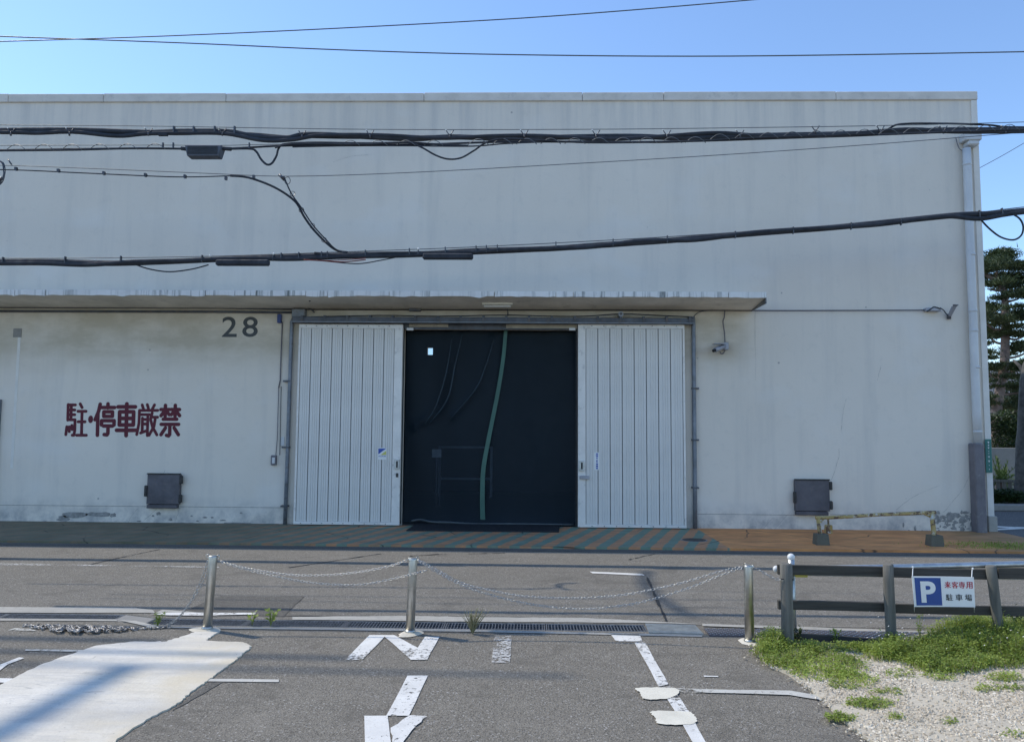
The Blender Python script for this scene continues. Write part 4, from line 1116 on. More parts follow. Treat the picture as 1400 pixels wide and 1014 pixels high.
def sign_text(txt, u0, u1, v0, v1, mat, off, name='printed_character', shear=0, bold=0):
    ob = text_mesh(txt, M[mat], sign, 0, 1, 0, 1, 0, off=off, name=name)
    wl = wloc(sign); me = ob.data; v = np.empty(len(me.vertices)*3); me.vertices.foreach_get('co', v); v = v.reshape(-1, 3)+np.array(wl)
    for i in range(len(v)):
        p = SU(u0+(u1-u0)*v[i, 0], v1+(v0-v1)*v[i, 2], .0068); v[i] = (p.x-wl.x, p.y-wl.y, p.z-wl.z)
    if bold:
        sh = v.copy(); sh[:, 0] += bold*(c4[1].x-c4[0].x); sh[:, 1] -= .0002
        fs_ = [tuple(p.vertices) for p in me.polygons]; k_ = len(v)
        m2 = bpy.data.meshes.new(name); m2.from_pydata(np.concatenate([v, sh]).tolist(), [], fs_+[tuple(i+k_ for i in f) for f in fs_])
        m2.materials.append(M[mat]); m2.update(); ob.data = m2
        return
    me.vertices.foreach_set('co', v.ravel()); me.update()
sign_text('P', .125, .375, .16, .86, 'sign_white', .035)
for ch, u in zip('来客専用', (.525, .64, .752, .868)): sign_text(ch, u, u+.098, .16, .38, 'sign_red', 0, bold=.006)
for ch, u in zip('駐車場', (.535, .69, .84)): sign_text(ch, u, u+.108, .575, .79, 'sign_black', 0, bold=.006)
for (x, y0_, y1_) in ((1249, 774, 788), (1330, 776, 789)): MB().tube([P(x, y0_, 6.18), P(x-1, y0_+3, 6.17), P(x-1.5, y1_, YP-.01)], .0035, 6).build('tie', M['white_plastic'], sign)
for (x, y0_, y1_) in ((1250, 828, 836), (1332, 828, 837)): MB().tube([P(x, y0_, YP-.01), P(x, y1_, 6.18)], .002, 5).build('tie', M['white_plastic'], sign)
for (x, y) in ((1248, 775), (1330, 777)): c_ = P(x, y, 6.17); MB().sphere(tuple(c_), .009, 8, 5).build('knot', M['white_plastic'], sign)

# ---------------------------------------------------------------- overhead lines
def line(name, pts, Y, r, mat, label, cat='cable', group=None, Y2=None, n=8, seg=6, parent=None):
    k = len(pts)-1; Y2 = Y if Y2 is None else Y2
    q = smoothpath([P(a, b, Y+(Y2-Y)*i/k) for i, (a, b) in enumerate(pts)], seg)
    m = MB().tube(q, r, n)
    if parent is not None: return m.build(name, M[mat], parent)
    return m.build(name, M[mat], origin=tuple(q[0]), label=label, cat=cat, group=group)
line('overhead_wire', [(-200, 62), (0, 57), (240, 49), (500, 37), (760, 22), (1030, 0), (1200, -16)], 9.5, .0075, 'wire_steel', 'thin wire rising across the sky to the top edge of the photo', 'wire')
line('overhead_wire', [(-200, 42), (0, 50), (250, 59), (480, 69), (700, 75), (1000, 77), (1400, 71), (1600, 66)], 9.8, .0085, 'wire_steel', 'thin wire crossing the sky just above the roof edge', 'wire')
line('overhead_wire', [(1335, 232), (1372, 212), (1420, 184)], 30, .012, 'wire_steel', 'faint wire in the sky right of the building corner', 'wire')
# upper bundle
YA = 8.65
ub = empty('cable_bundle', P(-100, 181, YA), 'thick twisted black cable bundle, uppermost across the facade', 'cable')
line('messenger', [(-200, 168), (0, 171), (200, 172.5), (500, 177), (800, 177), (1000, 175), (1200, 172), (1400, 167), (1600, 160)], YA, .0045, 'wire_steel', '', parent=ub)
line('strand', [(-200, 182), (0, 178.5), (100, 178), (200, 181), (250, 179.5), (310, 180), (345, 186), (390, 189), (420, 184), (480, 186), (560, 190), (620, 187.5), (700, 190), (760, 188), (860, 186.5), (940, 189), (1020, 186), (1120, 184), (1200, 182), (1290, 178), (1400, 177), (1600, 172)], YA, .033, 'cable_black', '', parent=ub)
line('strand', [(-200, 181), (0, 181), (50, 182), (100, 180.5), (160, 186), (200, 183), (260, 182), (310, 183), (360, 192), (400, 191), (440, 185), (520, 185), (600, 189), (680, 186), (740, 186), (830, 190), (900, 187), (980, 182), (1050, 186), (1160, 183), (1240, 177), (1300, 180), (1380, 180), (1600, 175)], YA-.02, .026, 'cable_black', '', parent=ub)
line('strand', [(-200, 184), (0, 182), (60, 179), (140, 181), (240, 184), (330, 182), (400, 187), (500, 189), (600, 186), (700, 188), (800, 186), (900, 189), (1000, 187), (1100, 184), (1200, 180), (1230, 170), (1290, 169), (1350, 171), (1400, 174), (1600, 170)], YA+.03, .012, 'cable_black', '', parent=ub)
for x in (15, 95, 203, 304, 413, 506, 615, 717, 815, 912, 1012, 1115, 1204, 1290, 1375):
    y = 183 if x < 400 else 186 if x < 1100 else 180
    c_ = P(x, y, YA-.04); m = MB()
    for s_ in (-1, 1): m.tube([c_, c_+Vector((s_*.022, 0, .032)), c_+Vector((s_*.045, 0, .07))], .006, 5)
    m.tube([c_+Vector((0, 0, .02)), c_+Vector((0, 0, -.025))], .012, 5); m.build('hanger', M['hanger'], ub)
    MB().sphere(tuple(P(x, y, YA-.05)+Vector((-.047, 0, .072))), .009, 6, 4).build('hanger_tip', M['white_plastic'], ub)
for x in (238, 265, 294, 321):
    a = P(x, 173.5, YA-.02); MB().box(a.x-.009, a.x+.009, YA-.035, YA, a.z-.085, a.z+.005).build('clip', M['hanger'], ub)
a = P(224, 184.5, YA-.03); MB().box(a.x-.055, a.x+.055, YA-.07, YA-.03, a.z-.02, a.z+.01).build('sleeve', M['cable_black'], ub)
# coiled line with the splice box
YB = 7.8
cb = empty('spiral_cable', P(-100, 205, YB), 'black cable with a spiral hanger wire and a splice box, under the upper bundle', 'cable')
line('messenger', [(-200, 200), (0, 199), (200, 198.5), (300, 199), (345, 198), (420, 197), (520, 195), (600, 198)], YB, .004, 'wire_steel', '', parent=cb)
line('strand', [(-200, 208), (0, 206), (100, 205), (180, 203), (250, 203.5), (300, 204), (340, 203.5), (350, 207), (357, 218), (365, 225), (372, 223), (378, 213), (381, 203), (390, 197), (430, 195), (500, 196), (560, 195), (590, 197), (640, 199.5)], YB, .012, 'cable_black', '', parent=cb)
line('strand', [(-200, 208), (0, 205.5), (180, 203), (300, 203.5), (400, 199), (560, 198), (700, 194), (900, 194), (1100, 188), (1400, 177), (1600, 172)], YB+.05, .012, 'cable_black', '', parent=cb)
line('strand', [(376, 202), (400, 197), (450, 197), (500, 197.5), (555, 195), (575, 201), (595, 212), (612, 217.5), (630, 216), (648, 206), (665, 195), (690, 190), (740, 192), (800, 195), (860, 195), (950, 193), (1020, 189), (1100, 186), (1200, 183)], YB-.02, .010, 'cable_black', '', parent=cb)
line('strand', [(400, 201), (480, 199.5), (560, 199.5), (645, 200), (700, 196), (800, 193), (900, 195), (1000, 191), (1150, 187), (1260, 182), (1400, 177), (1600, 172)], YB, .008, 'cable_black', '', parent=cb)
def arcs_(xs, base, amp, r=.004, flip=False):
    m = MB()
    for x0, x1, yb0, yb1 in xs:
        pts = []
        for k in range(9):
            f_ = k/8; pts.append(P(x0+(x1-x0)*f_, yb0+(yb1-yb0)*f_-amp*math.sin(math.pi*f_), YB-.02+.04*math.cos(math.pi*f_)))
        m.tube(pts, r, 5)
    m.build('spiral_wire', M['wire_steel'], cb)
arcs_([(-30+38*i, -2+38*i, 206-i*.3, 206-i*.3) for i in range(7)], 0, 8)
arcs_([(466+38*i, 492+38*i, 199, 199) for i in range(4)], 0, 7)
arcs_([(640+33*i, 668+33*i, 198-i*.3, 198-i*.3) for i in range(10)], 0, 8)
arcs_([(970+33*i, 998+33*i, 192-i*1.1, 191-i*1.1) for i in range(13)], 0, 8)
a, b = P(255, 216, YB), P(306, 201, YB); cw = (b.x-a.x)
MB().add([(x, y, z) for y in (YB-.06, YB+.06) for (x, z) in ((a.x+.03, a.z), (b.x-.035, a.z), (b.x, b.z), (a.x, b.z))], [(0, 1, 2, 3), (7, 6, 5, 4), (0, 4, 5, 1), (1, 5, 6, 2), (2, 6, 7, 3), (3, 7, 4, 0)]).build('splice_box', M['splice_grey'], cb, bevel=.01)
for k in range(7):
    zz = a.z+.02+k*.014; MB().box(a.x+.035, b.x-.04, YB-.066, YB-.058, zz, zz+.005).build('rib', M['cable_black'], cb)
for (x0, x1) in ((248, 256), (305, 316)): line('box_neck', [(x0, 203), (x1, 204)], YB, .022, 'cable_black', '', parent=cb)
for x in (223, 237, 341): a = P(x, 196.5, YB-.01); MB().box(a.x-.006, a.x+.006, YB-.02, YB, a.z-.055, a.z+.01).build('clip', M['hanger'], cb)
# middle drop line
YC = 9.6
dc = empty('branch_cable', P(-60, 232, YC), 'thinner cable that bends down into the lower bundle left of centre', 'cable')
line('messenger', [(-200, 222), (0, 226), (150, 231.5), (280, 237), (395, 241), (560, 236), (800, 223), (1000, 211), (1200, 197), (1400, 181), (1600, 165)], YC, .005, 'wire_steel', '', parent=dc)
line('strand', [(-200, 230), (0, 232), (100, 236), (210, 241), (260, 242), (315, 240.5)], YC, .008, 'cable_black', '', parent=dc)
line('strand', [(315, 240.5), (340, 243), (375, 256), (403, 275), (415, 295), (427, 312), (445, 331), (460, 342), (475, 345)], YC, [.016]*7+[.016]*100 if False else .015, 'cable_black', '', parent=dc)
line('strand', [(388, 241), (398, 264), (412, 284), (428, 308), (446, 328), (458, 340), (472, 346)], YC-.03, .009, 'cable_black', '', parent=dc)
for (x, y) in ((22, 231), (80, 233.5), (142, 237), (199, 239.5), (253, 241.5), (309, 244), (347, 242)):
    a = P(x, y, YC-.01); MB().box(a.x-.014, a.x+.014, YC-.03, YC+.01, a.z-.022, a.z+.022).build('clip', M['hanger'], dc)
a = P(386, 241, YC); MB().tube([a+Vector((-.04, 0, .02)), a+Vector((.03, 0, -.05))], .02, 8).build('clamp', M['hanger'], dc)
ring = [P(393+4*math.cos(t_), 247+5*math.sin(t_), YC-.02) for t_ in np.linspace(0, 6.2, 11)]; MB().tube(ring, .005, 5).build('ring', M['hanger'], dc)
for (x, y) in ((400, 265), (412, 287), (427, 309), (443, 328)):
    ring = [P(x+3.5*math.cos(t_), y+3.5*math.sin(t_), YC-.03) for t_ in np.linspace(0, 6.28, 9)]; MB().tube(ring, .0045, 5).build('ring', M['hanger'], dc)
# clutter of tie wire at the left edge
m = MB()
for k in range(4):
    m.tube(smoothpath([P(x+random.uniform(-2, 2), y+random.uniform(-2, 2), YC) for x, y in ((-6, 218), (3, 224), (6, 232), (5, 244), (0, 252), (-5, 256))], 4), .006, 5)
m.tube([P(-4, 248, YC), P(3, 243, YC)], .02, 6); m.tube([P(11, 218, YC), P(16, 225, YC)], .01, 5)
m.build('tie_wire', M['hanger'], dc)
# lower thick bundle
YD = 10.65
lb = empty('cable_bundle', P(-100, 358, YD), 'thick black cable bundle, lowest across the facade just above the canopy', 'cable')
line('messenger', [(-200, 351), (0, 353), (150, 352.5), (300, 350), (480, 344), (640, 338), (840, 328), (1000, 318), (1200, 303), (1340, 290), (1400, 283), (1600, 262)], YD, .006, 'wire_steel', '', parent=lb)
line('strand', [(-200, 361), (0, 358), (80, 358), (150, 360), (220, 358), (290, 355), (370, 352), (440, 350), (500, 348), (580, 347), (650, 343), (750, 340), (820, 335), (900, 330), (960, 325), (1060, 317), (1140, 311), (1230, 302), (1310, 294), (1360, 292), (1400, 288), (1600, 270)], YD, .042, 'cable_black', '', parent=lb)
line('strand', [(-200, 360), (0, 360), (60, 360), (120, 362), (180, 358), (260, 356), (330, 353), (400, 354), (470, 351), (560, 349), (640, 345), (700, 341), (800, 338), (880, 329), (950, 328), (1030, 318), (1120, 312), (1200, 307), (1290, 296), (1340, 299), (1400, 290), (1600, 272)], YD-.02, .034, 'cable_black', '', parent=lb)
line('strand', [(-200, 361), (0, 358.5), (150, 360.5), (290, 355.5), (440, 350.5), (580, 347.5), (750, 340.5), (900, 330.5), (1060, 317.5), (1230, 302.5), (1310, 294.5), (1400, 288.5), (1600, 270)], YD+.08, .034, 'cable_black', '', parent=lb)
line('strand', [(430, 346), (470, 349), (520, 346), (600, 345), (700, 342)], YD-.03, .02, 'cable_black', '', parent=lb)
line('strand', [(186, 362), (205, 368), (232, 371.5), (262, 368), (285, 362)], YD, .010, 'cable_black', '', parent=lb)
line('strand', [(420, 354), (455, 358), (490, 360.5), (520, 356), (545, 351)], YD, .008, 'cable_black', '', parent=lb)
line('red_strand', [(415, 355), (440, 356.5), (470, 358), (500, 355)], YD-.06, .008, 'cable_red', '', parent=lb)
line('red_strand', [(432, 356), (455, 356), (490, 354), (500, 353)], YD-.07, .006, 'cable_red', '', parent=lb)
line('loop', [(1339, 298), (1352, 312), (1368, 324), (1385, 328), (1396, 322), (1399, 310), (1394, 299), (1383, 292)], YD-.04, .013, 'cable_black', '', parent=lb)
for (x0, x1, y) in ((296, 369, 358), (578, 647, 349.5)):
    a, b = P(x0, y+5.5, YD-.05), P(x1, y-2.5, YD-.05)
    MB().box(a.x, b.x, YD-.11, YD-.02, a.z, b.z, .02).build('joint_sleeve', M['cable_black'], lb)
for x in (5, 90, 166, 277, 374, 385, 409, 440, 448, 500, 560, 572, 609, 651, 665, 680, 760, 838, 912, 1005, 1084, 1163, 1231, 1338, 1369):
    y = np.interp(x, [0, 300, 480, 640, 840, 1000, 1200, 1400], [353, 350, 344, 338, 328, 318, 303, 283])
    a = P(x, y, YD-.02); MB().box(a.x-.007, a.x+.007, YD-.05, YD-.01, a.z-.09, a.z+.012).build('hanger', M['hanger'], lb)
for x in (287, 374, 572): y = np.interp(x, [0, 300, 480, 640], [353, 350, 344, 338]); MB().sphere(tuple(P(x, y-.5, YD-.05)), .018, 6, 4).build('hanger_tip', M['white_plastic'], lb)
# high lines above the frame that throw the soft shadows across the lot
grp_h = 'high service lines above the street'
for (yy, zz, r) in ((8.35, 8.1, .05), (8.75, 8.9, .035), (7.7, 8.0, .03)):
    pass
def highline(p0, p1, r, lab):
    q = [Vector(p0)+(Vector(p1)-Vector(p0))*k/16 for k in range(17)]
    for k, p in enumerate(q): p.z -= .25*math.sin(math.pi*k/16)
    MB().tube(q, r, 8).build('overhead_wire', M['cable_black'], origin=tuple(q[0]), label=lab, cat='wire', group=grp_h)
HS = [5.98, 5.62, 5.30]
for k, d_ in enumerate(HS):
    zz = 13+k*1.2
    highline((-26, d_+.317*zz, zz), (-2.9-.74*zz+1.6*k, d_+.317*zz-.05, zz), .05-.008*k, ('high wire above the frame whose shadow crosses the lot just before the chain heap', 'high wire above the frame whose soft shadow crosses the middle of the white apron', 'high wire above the frame whose shadow is nearest the camera')[k])
highline((-2.80-.74*15, 5.3+.317*15, 15), (-2.80-.74*15-.05, 1.5, 15), .10, 'thick high cable above the frame casting the diagonal shadow on the white apron')
highline((1.45-.74*15, 9.1+.317*15, 15), (1.50-.74*15, 6.9+.317*15, 15), .055, 'high cable above the frame casting the diagonal shadow on the road')

# ---------------------------------------------------------------- gravel corner and plants
gpts = [(1042, 866), (1036, 884), (1044, 905), (1085, 928), (1122, 955), (1150, 985), (1190, 1014), (1300, 1100), (1750, 1100), (1750, 868), (1400, 852), (1240, 872), (1200, 893), (1110, 886)]
gw = [G(*p) for p in gpts]
flat('gravel_bed', wob(gpts, 2.0, 5), .016, M['gravel_bed'], thick=.02, kind='structure')
poly2 = [(p.x, p.y) for p in gw]
def inside(x, y, pl=poly2):
    c_ = False; j = len(pl)-1
    for i in range(len(pl)):
        if (pl[i][1] > y) != (pl[j][1] > y) and x < (pl[j][0]-pl[i][0])*(y-pl[i][1])/(pl[j][1]-pl[i][1])+pl[i][0]: c_ = not c_
        j = i
    return c_
def hash2(x, y): return .5+.5*math.sin(x*3.1+1.3*math.sin(y*2.3+1))*math.cos(y*2.7+1.1*math.sin(x*1.9))
# stones
sv = []; sf = []; cnt = 0
base = np.array([(1, 0, 0), (-1, 0, 0), (0, 1, 0), (0, -1, 0), (0, 0, 1), (0, 0, -.5)], float)
bf = [(4, 0, 2), (4, 2, 1), (4, 1, 3), (4, 3, 0), (5, 2, 0), (5, 1, 2), (5, 3, 1), (5, 0, 3)]
while cnt < 42000:
    x = random.uniform(1.6, 6.2); y = random.uniform(3.6, 6.4)
    if not inside(x-random.gauss(0, .05), y+random.gauss(0, .05)): continue
    if hash2(x*2.3+1, y*3.1) < .38 and random.random() < .72: cnt += 1; continue
    s_ = random.uniform(.004, .013)*(1.3 if random.random() < .1 else 1)
    an = random.uniform(0, 6.28); ca, sa = math.cos(an), math.sin(an)
    b_ = base*np.array([random.uniform(.7, 1.3), random.uniform(.6, 1.0), random.uniform(.4, .8)])*s_
    b_ = b_+rng.normal(0, .15*s_, b_.shape)
    v = np.stack([b_[:, 0]*ca-b_[:, 1]*sa+x, b_[:, 0]*sa+b_[:, 1]*ca+y, b_[:, 2]+.017], 1)
    o = len(sv); sv += v.tolist(); sf += [tuple(i+o for i in f) for f in bf]; cnt += 1
MB().add(sv, sf).build('gravel', M['stone'], kind='stuff')

# grass and weeds: blades with a bend, leaves on stems
def blades(name, mat, spots, kind='stuff', **kw):
    vs = []; fs = []
    for (x, y, z, h, wd) in spots:
        an = random.uniform(0, 6.28); lean = random.uniform(.1, .75)*h; dx, dy = math.cos(an)*lean, math.sin(an)*lean
        px_, py_ = -math.sin(an)*wd, math.cos(an)*wd; o = len(vs)
        vs += [(x-px_, y-py_, z), (x+px_, y+py_, z), (x+dx*.4+px_*.8, y+dy*.4+py_*.8, z+h*.6), (x+dx*.4-px_*.8, y+dy*.4-py_*.8, z+h*.6), (x+dx, y+dy, z+h*random.uniform(.8, 1))]
        fs += [(o, o+1, o+2, o+3), (o+3, o+2, o+4)]
    return MB().add(vs, fs).build(name, mat, kind=kind, **kw)
def leaves(spots):
    vs = []; fs = []
    for (x, y, z, L_, ang, tilt) in spots:
        c1, s1 = math.cos(ang), math.sin(ang); ct, st_ = math.cos(tilt), math.sin(tilt)
        d = Vector((c1*ct, s1*ct, st_)); sd = Vector((-s1, c1, random.uniform(-.5, .5))).normalized(); p = Vector((x, y, z)); o = len(vs)
        vs += [p, p+d*L_*.5+sd*L_*.24, p+d*L_, p+d*L_*.5-sd*L_*.24]; fs.append((o, o+1, o+2, o+3))
    return vs, fs
# where the green is: blobs in photo-measured ground positions (px, py, rx, ry, height, density)
gblobs = [(1080, 898, 48, 19, .08, 2600), (1130, 915, 55, 20, .055, 2200), (1150, 889, 60, 6, .05, 900), (1165, 935, 38, 12, .035, 700), (1060, 885, 26, 16, .12, 1300), (1255, 894, 85, 16, .12, 5000), (1300, 905, 70, 20, .11, 4200),
          (1370, 880, 70, 26, .19, 6000), (1330, 872, 60, 14, .17, 3500), (1195, 890, 55, 6, .05, 1000), (1290, 926, 28, 8, .035, 350), (1385, 905, 40, 14, .10, 1400), (1440, 880, 70, 30, .2, 4000),
          (1375, 930, 26, 6, .03, 260), (1190, 966, 36, 7, .03, 420), (1150, 985, 22, 6, .03, 260), (1385, 945, 24, 5, .03, 220), (1350, 945, 20, 5, .025, 120), (1225, 985, 14, 4, .025, 80), (1300, 990, 12, 4, .02, 60), (1230, 925, 22, 8, .03, 200), (1390, 1008, 20, 5, .03, 60), (1215, 950, 30, 6, .02, 120)]
sp_g = []; sp_l = []; sp_d = []
for (cx, cy, rx, ry, h, den) in gblobs:
    for _ in range(den):
        a = random.uniform(0, 6.28); r_ = math.sqrt(random.random())*random.uniform(.8, 1.12)
        g_ = G(cx+rx*r_*math.cos(a), cy+ry*r_*math.sin(a))
        cl = hash2(g_.x*4, g_.y*4)
        if random.random() > .35+.75*cl: continue
        hh_ = h*(1.15-.55*r_)*random.uniform(.5, 1.1)*(.55+.7*cl)
        if random.random() < (.42 if h > .1 else .6): (sp_d if random.random() < .12 else sp_g).append((g_.x, g_.y, .015, hh_, random.uniform(.0018, .0036)))
        else:
            for q_ in range(3): sp_l.append((g_.x+random.gauss(0, .012), g_.y+random.gauss(0, .012), .02+hh_*random.uniform(.25, .95), random.uniform(.012, .03), random.uniform(0, 6.28), random.uniform(-.35, .6)))
blades('grass', M['grass'], sp_g)
blades('dry_grass', M['dry_weed'], sp_d)
v_, f_ = leaves(sp_l); MB().add(v_, f_).build('low_weeds', M['weed'], kind='stuff')
# tiny pale flowers
vs = []; fs = []
for _ in range(45):
    g_ = G(random.uniform(1180, 1420), random.uniform(868, 905)); z = random.uniform(.08, .2); s_ = .004; o = len(vs)
    vs += [(g_.x-s_, g_.y-s_, z), (g_.x+s_, g_.y-s_, z+s_), (g_.x+s_, g_.y+s_, z+s_), (g_.x-s_, g_.y+s_, z)]; fs.append((o, o+1, o+2, o+3))
MB().add(vs, fs).build('weed_flowers', M['sign_white'], kind='stuff')
# taller leafy weeds by the fence and separate weeds in the gutter
def weed(loc, h, nst, mat, label, spread=.5, leaf=.03, nl=7, name='weed_plant', group=None, r=.0018):
    root = empty(name, loc, label, 'weed', group); st_ = MB(); L_ = []
    for k in range(nst):
        an = random.uniform(0, 6.28); ln = h*random.uniform(.6, 1.05); lean = random.uniform(.1, spread)
        p0 = Vector(loc); p1 = p0+Vector((math.cos(an)*lean*ln, math.sin(an)*lean*ln*.6, ln)); mid = (p0+p1)/2+Vector((0, 0, ln*.1))
        st_.tube([p0, mid, p1], [r, r*.8, r*.4], 4, cap=False)
        for q_ in range(nl):
            f1_ = random.uniform(.2, 1); p = p0.lerp(mid, f1_*2) if f1_ < .5 else mid.lerp(p1, f1_*2-1)
            L_.append((p.x, p.y, p.z, leaf*random.uniform(.6, 1.2), random.uniform(0, 6.28), random.uniform(-.2, .9)))
    st_.build('stems', M[mat], root); v1, f1__ = leaves(L_); MB().add(v1, f1__).build('leaves', M[mat], root)
    return root
weed(G(646, 866), .21, 46, 'dry_weed', 'dry bushy weed growing from the drain right of the middle bollard', .8, .014, 12, r=.0028)
weed(G(215, 856), .12, 12, 'weed', 'small green weed beside the left drain near the hanging chain', .8, .03, 6)
weed(G(370, 855), .15, 12, 'weed', 'tuft of long grass in the drain right of the left bollard', .5, .05, 3)
weed(G(345, 854), .10, 8, 'weed', 'small tuft of grass in the drain, left of the taller tuft', .6, .045, 3)
weed(G(1090, 880), .16, 9, 'hedge', 'dark leafy weed at the foot of the first wooden fence post', .5, .04, 7)
weed(G(1143, 878), .14, 7, 'weed', 'leafy weed between the first two wooden fence posts', .7, .035, 6)
weed(G(1258, 872), .22, 6, 'weed', 'tall thin weed below the left side of the parking sign', .3, .028, 8)
weed(G(1312, 868), .25, 6, 'weed', 'tall thin weed below the right side of the parking sign', .3, .028, 8)
weed(G(1392, 872), .28, 9, 'hedge', 'tall leafy weed right of the leaning third fence post', .4, .035, 8)
# weeds and moss along the building's foot
sp = []
for _ in range(1500):
    x = random.gauss(7.0, .45)
    if x > 7.8: continue
    sp.append((x, random.uniform(10.75, 11.35)+abs(random.gauss(0, .1)), .036, random.uniform(.01, .035), .004))
blades('grass', M['grass'], sp)

# ---------------------------------------------------------------- beyond the corner: garden, trees, houses
GYd = 16.3
MB().box(8.2, 40, GYd, GYd+.25, 0, .14, .02).build('kerb', M['concrete_block'], kind='structure')
MB().poly([(8.2, GYd+.25), (60, GYd+.25), (60, 60), (8.2, 60)], .0, .10).build('garden_soil', M['earth'], **ST)
def cloud(name, c, rad, n, mat, leaf=.09, parent=None, seedj=.5, shell=.55, **kw):
    vs = []; fs = []
    lobes = [(Vector((random.uniform(-1, 1)*rad[0]*.7, random.uniform(-1, 1)*rad[1]*.6, random.uniform(-.8, .9)*rad[2]*.75)), random.uniform(.3, .55)) for _ in range(14)]
    for _ in range(n):
        lc, lr = random.choice(lobes); d = Vector((random.gauss(0, 1), random.gauss(0, 1), random.gauss(0, 1))).normalized()
        p = Vector(c)+lc+Vector((d.x*rad[0], d.y*rad[1], d.z*rad[2]))*lr*random.uniform(shell, 1.05)
        if p.z < .1: p.z = random.uniform(.1, .3)
        an = random.uniform(0, 6.28); tl_ = random.uniform(-.6, 1.0)
        dd = Vector((math.cos(an)*math.cos(tl_), math.sin(an)*math.cos(tl_), math.sin(tl_))); sd = dd.cross(Vector((random.uniform(-1, 1), random.uniform(-1, 1), 1))).normalized()
        L_ = leaf*random.uniform(.6, 1.3); o = len(vs); vs += [p, p+dd*L_*.5+sd*L_*.25, p+dd*L_, p+dd*L_*.5-sd*L_*.25]; fs.append((o, o+1, o+2, o+3))
    return MB().add(vs, fs).build(name, mat, parent, **kw)
# pine
PYd = 22.0
pine = empty('pine_tree', (P(1372, 690, PYd).x, PYd, .1), 'tall pine with layered dark needles right of the warehouse corner', 'tree')
tp_ = [(1364, 710), (1362, 640), (1360, 590), (1366, 540), (1373, 500), (1374.5, 456), (1374.5, 430), (1373.5, 405), (1369, 391), (1361, 384), (1352, 378), (1345, 372)]
MB().tube(smoothpath([P(a, b, PYd) for a, b in tp_], 4), [max(.05, .17-.0028*i) for i in range(45)], 9).build('trunk', M['bark'], pine)
brs = []
for (x0, y0, x1, y1, yo) in ((1374, 470, 1348, 455, .5), (1374, 461, 1400, 460, -.3), (1374, 440, 1398, 436, .6), (1374, 413, 1392, 409, -.5), (1373, 397, 1350, 395, -.2), (1365, 386, 1395, 372, .2), (1372, 400, 1400, 392, .5), (1374, 450, 1345, 440, -.6), (1370, 520, 1345, 505, .2), (1370, 515, 1405, 500, -.4), (1362, 560, 1340, 548, .4), (1362, 570, 1410, 550, 0), (1361, 384, 1365, 352, 0), (1374, 430, 1350, 425, .5), (1374, 490, 1410, 478, .6), (1374, 445, 1430, 430, 0), (1374, 405, 1440, 395, .2), (1366, 540, 1430, 528, .3), (1352, 378, 1338, 372, 0)):
    a, b = P(x0, y0, PYd), P(x1, y1, PYd+yo); mid = (a+b)/2+Vector((0, 0, random.uniform(-.12, .05)))
    MB().tube(smoothpath([a, mid, b], 4), [.05-.004*i for i in range(9)], 6).build('branch', M['bark'], pine); brs.append((a, mid, b))
vs = []; fs = []
def tuft(c, r, n):
    for _ in range(n):
        d = Vector((random.gauss(0, 1), random.gauss(0, 1), abs(random.gauss(0, .8))+.1)).normalized()
        p = c+Vector((random.gauss(0, r*.5), random.gauss(0, r*.5), random.gauss(0, r*.11))); L_ = random.uniform(.09, .17); sd = d.cross(Vector((random.random(), random.random(), random.random()))).normalized()*.013; o = len(vs)
        vs.extend([p-sd, p+sd, p+d*L_]); fs.append((o, o+1, o+2))
for (a, m_, b) in brs:
    for k in range(10):
        f0 = random.uniform(.3, 1.08); p = a.lerp(b, f0)+Vector((random.gauss(0, .12), random.gauss(0, .35), random.uniform(.02, .22)))
        tuft(p, random.uniform(.20, .34), 150)
for (x, y) in ((1360, 350), (1368, 345), (1377, 350), (1351, 358), (1346, 362), (1372, 360), (1358, 366), (1383, 366), (1392, 365), (1400, 362), (1408, 368), (1397, 380), (1390, 384), (1350, 372), (1345, 380), (1346, 418), (1350, 432), (1344, 450), (1350, 462), (1345, 470), (1392, 420), (1388, 445), (1395, 470), (1350, 490), (1390, 500), (1346, 520), (1385, 530), (1350, 545), (1395, 545), (1345, 480), (1355, 505), (1380, 515), (1365, 530)):
    tuft(P(x+random.uniform(-3, 3), y+random.uniform(-2, 2), PYd+random.uniform(-.5, .5)), .27, 300)
MB().add(vs, fs).build('needles', M['pine'], pine, kind='stuff')
# grey trunk near the frame's right edge
t2 = empty('roadside_tree', P(1395, 700, 16.9), 'tree with a thick grey trunk at the right edge of the photo', 'tree')
t2.location.z = .1
MB().tube(smoothpath([P(a, b, 16.9) for a, b in ((1402, 713), (1401, 680), (1402, 620), (1404, 560), (1408, 510), (1420, 470), (1440, 430))], 4), [.26, .24, .22, .21, .20]+[.19]*5+[.17]*8+[.13]*10, 12).build('trunk', M['bark_grey'], t2)
cloud('crown', P(1530, 380, 17.6), (1.3, 1.5, 1.8), 9000, M['hedge'], .09, t2)
MB().tube([P(1407, 520, 16.9), P(1394, 500, 17.1), P(1385, 492, 17.2)], [.06, .04, .02], 7).build('branch', M['bark_grey'], t2)
# hedge and shrubs
h1 = empty('garden_hedge', (11, 17.2, .1), 'dark clipped hedge at the back of the side street', 'hedge')
c_ = P(1384, 699, 16.9); cloud('leaves', (c_.x+.2, 16.95, .27), (1.3, .4, .2), 9000, M['hedge'], .055, h1)
# slatted fence behind the hedge
gf = empty('garden_fence', (10.5, 17.6, .1), 'weathered wooden slat fence behind the roadside hedge', 'fence')
za = P(1370, 657, 17.6).z
for k in range(22):
    xx = 9.55+k*.135; MB().box(xx, xx+.075, 17.6, 17.625, .1, za-.02+random.uniform(-.02, .02)).build('slat', M['wood_post'], gf)
MB().box(9.5, 12.6, 17.56, 17.598, za-.03, za+.03).build('cap_rail', M['wood_post'], gf)
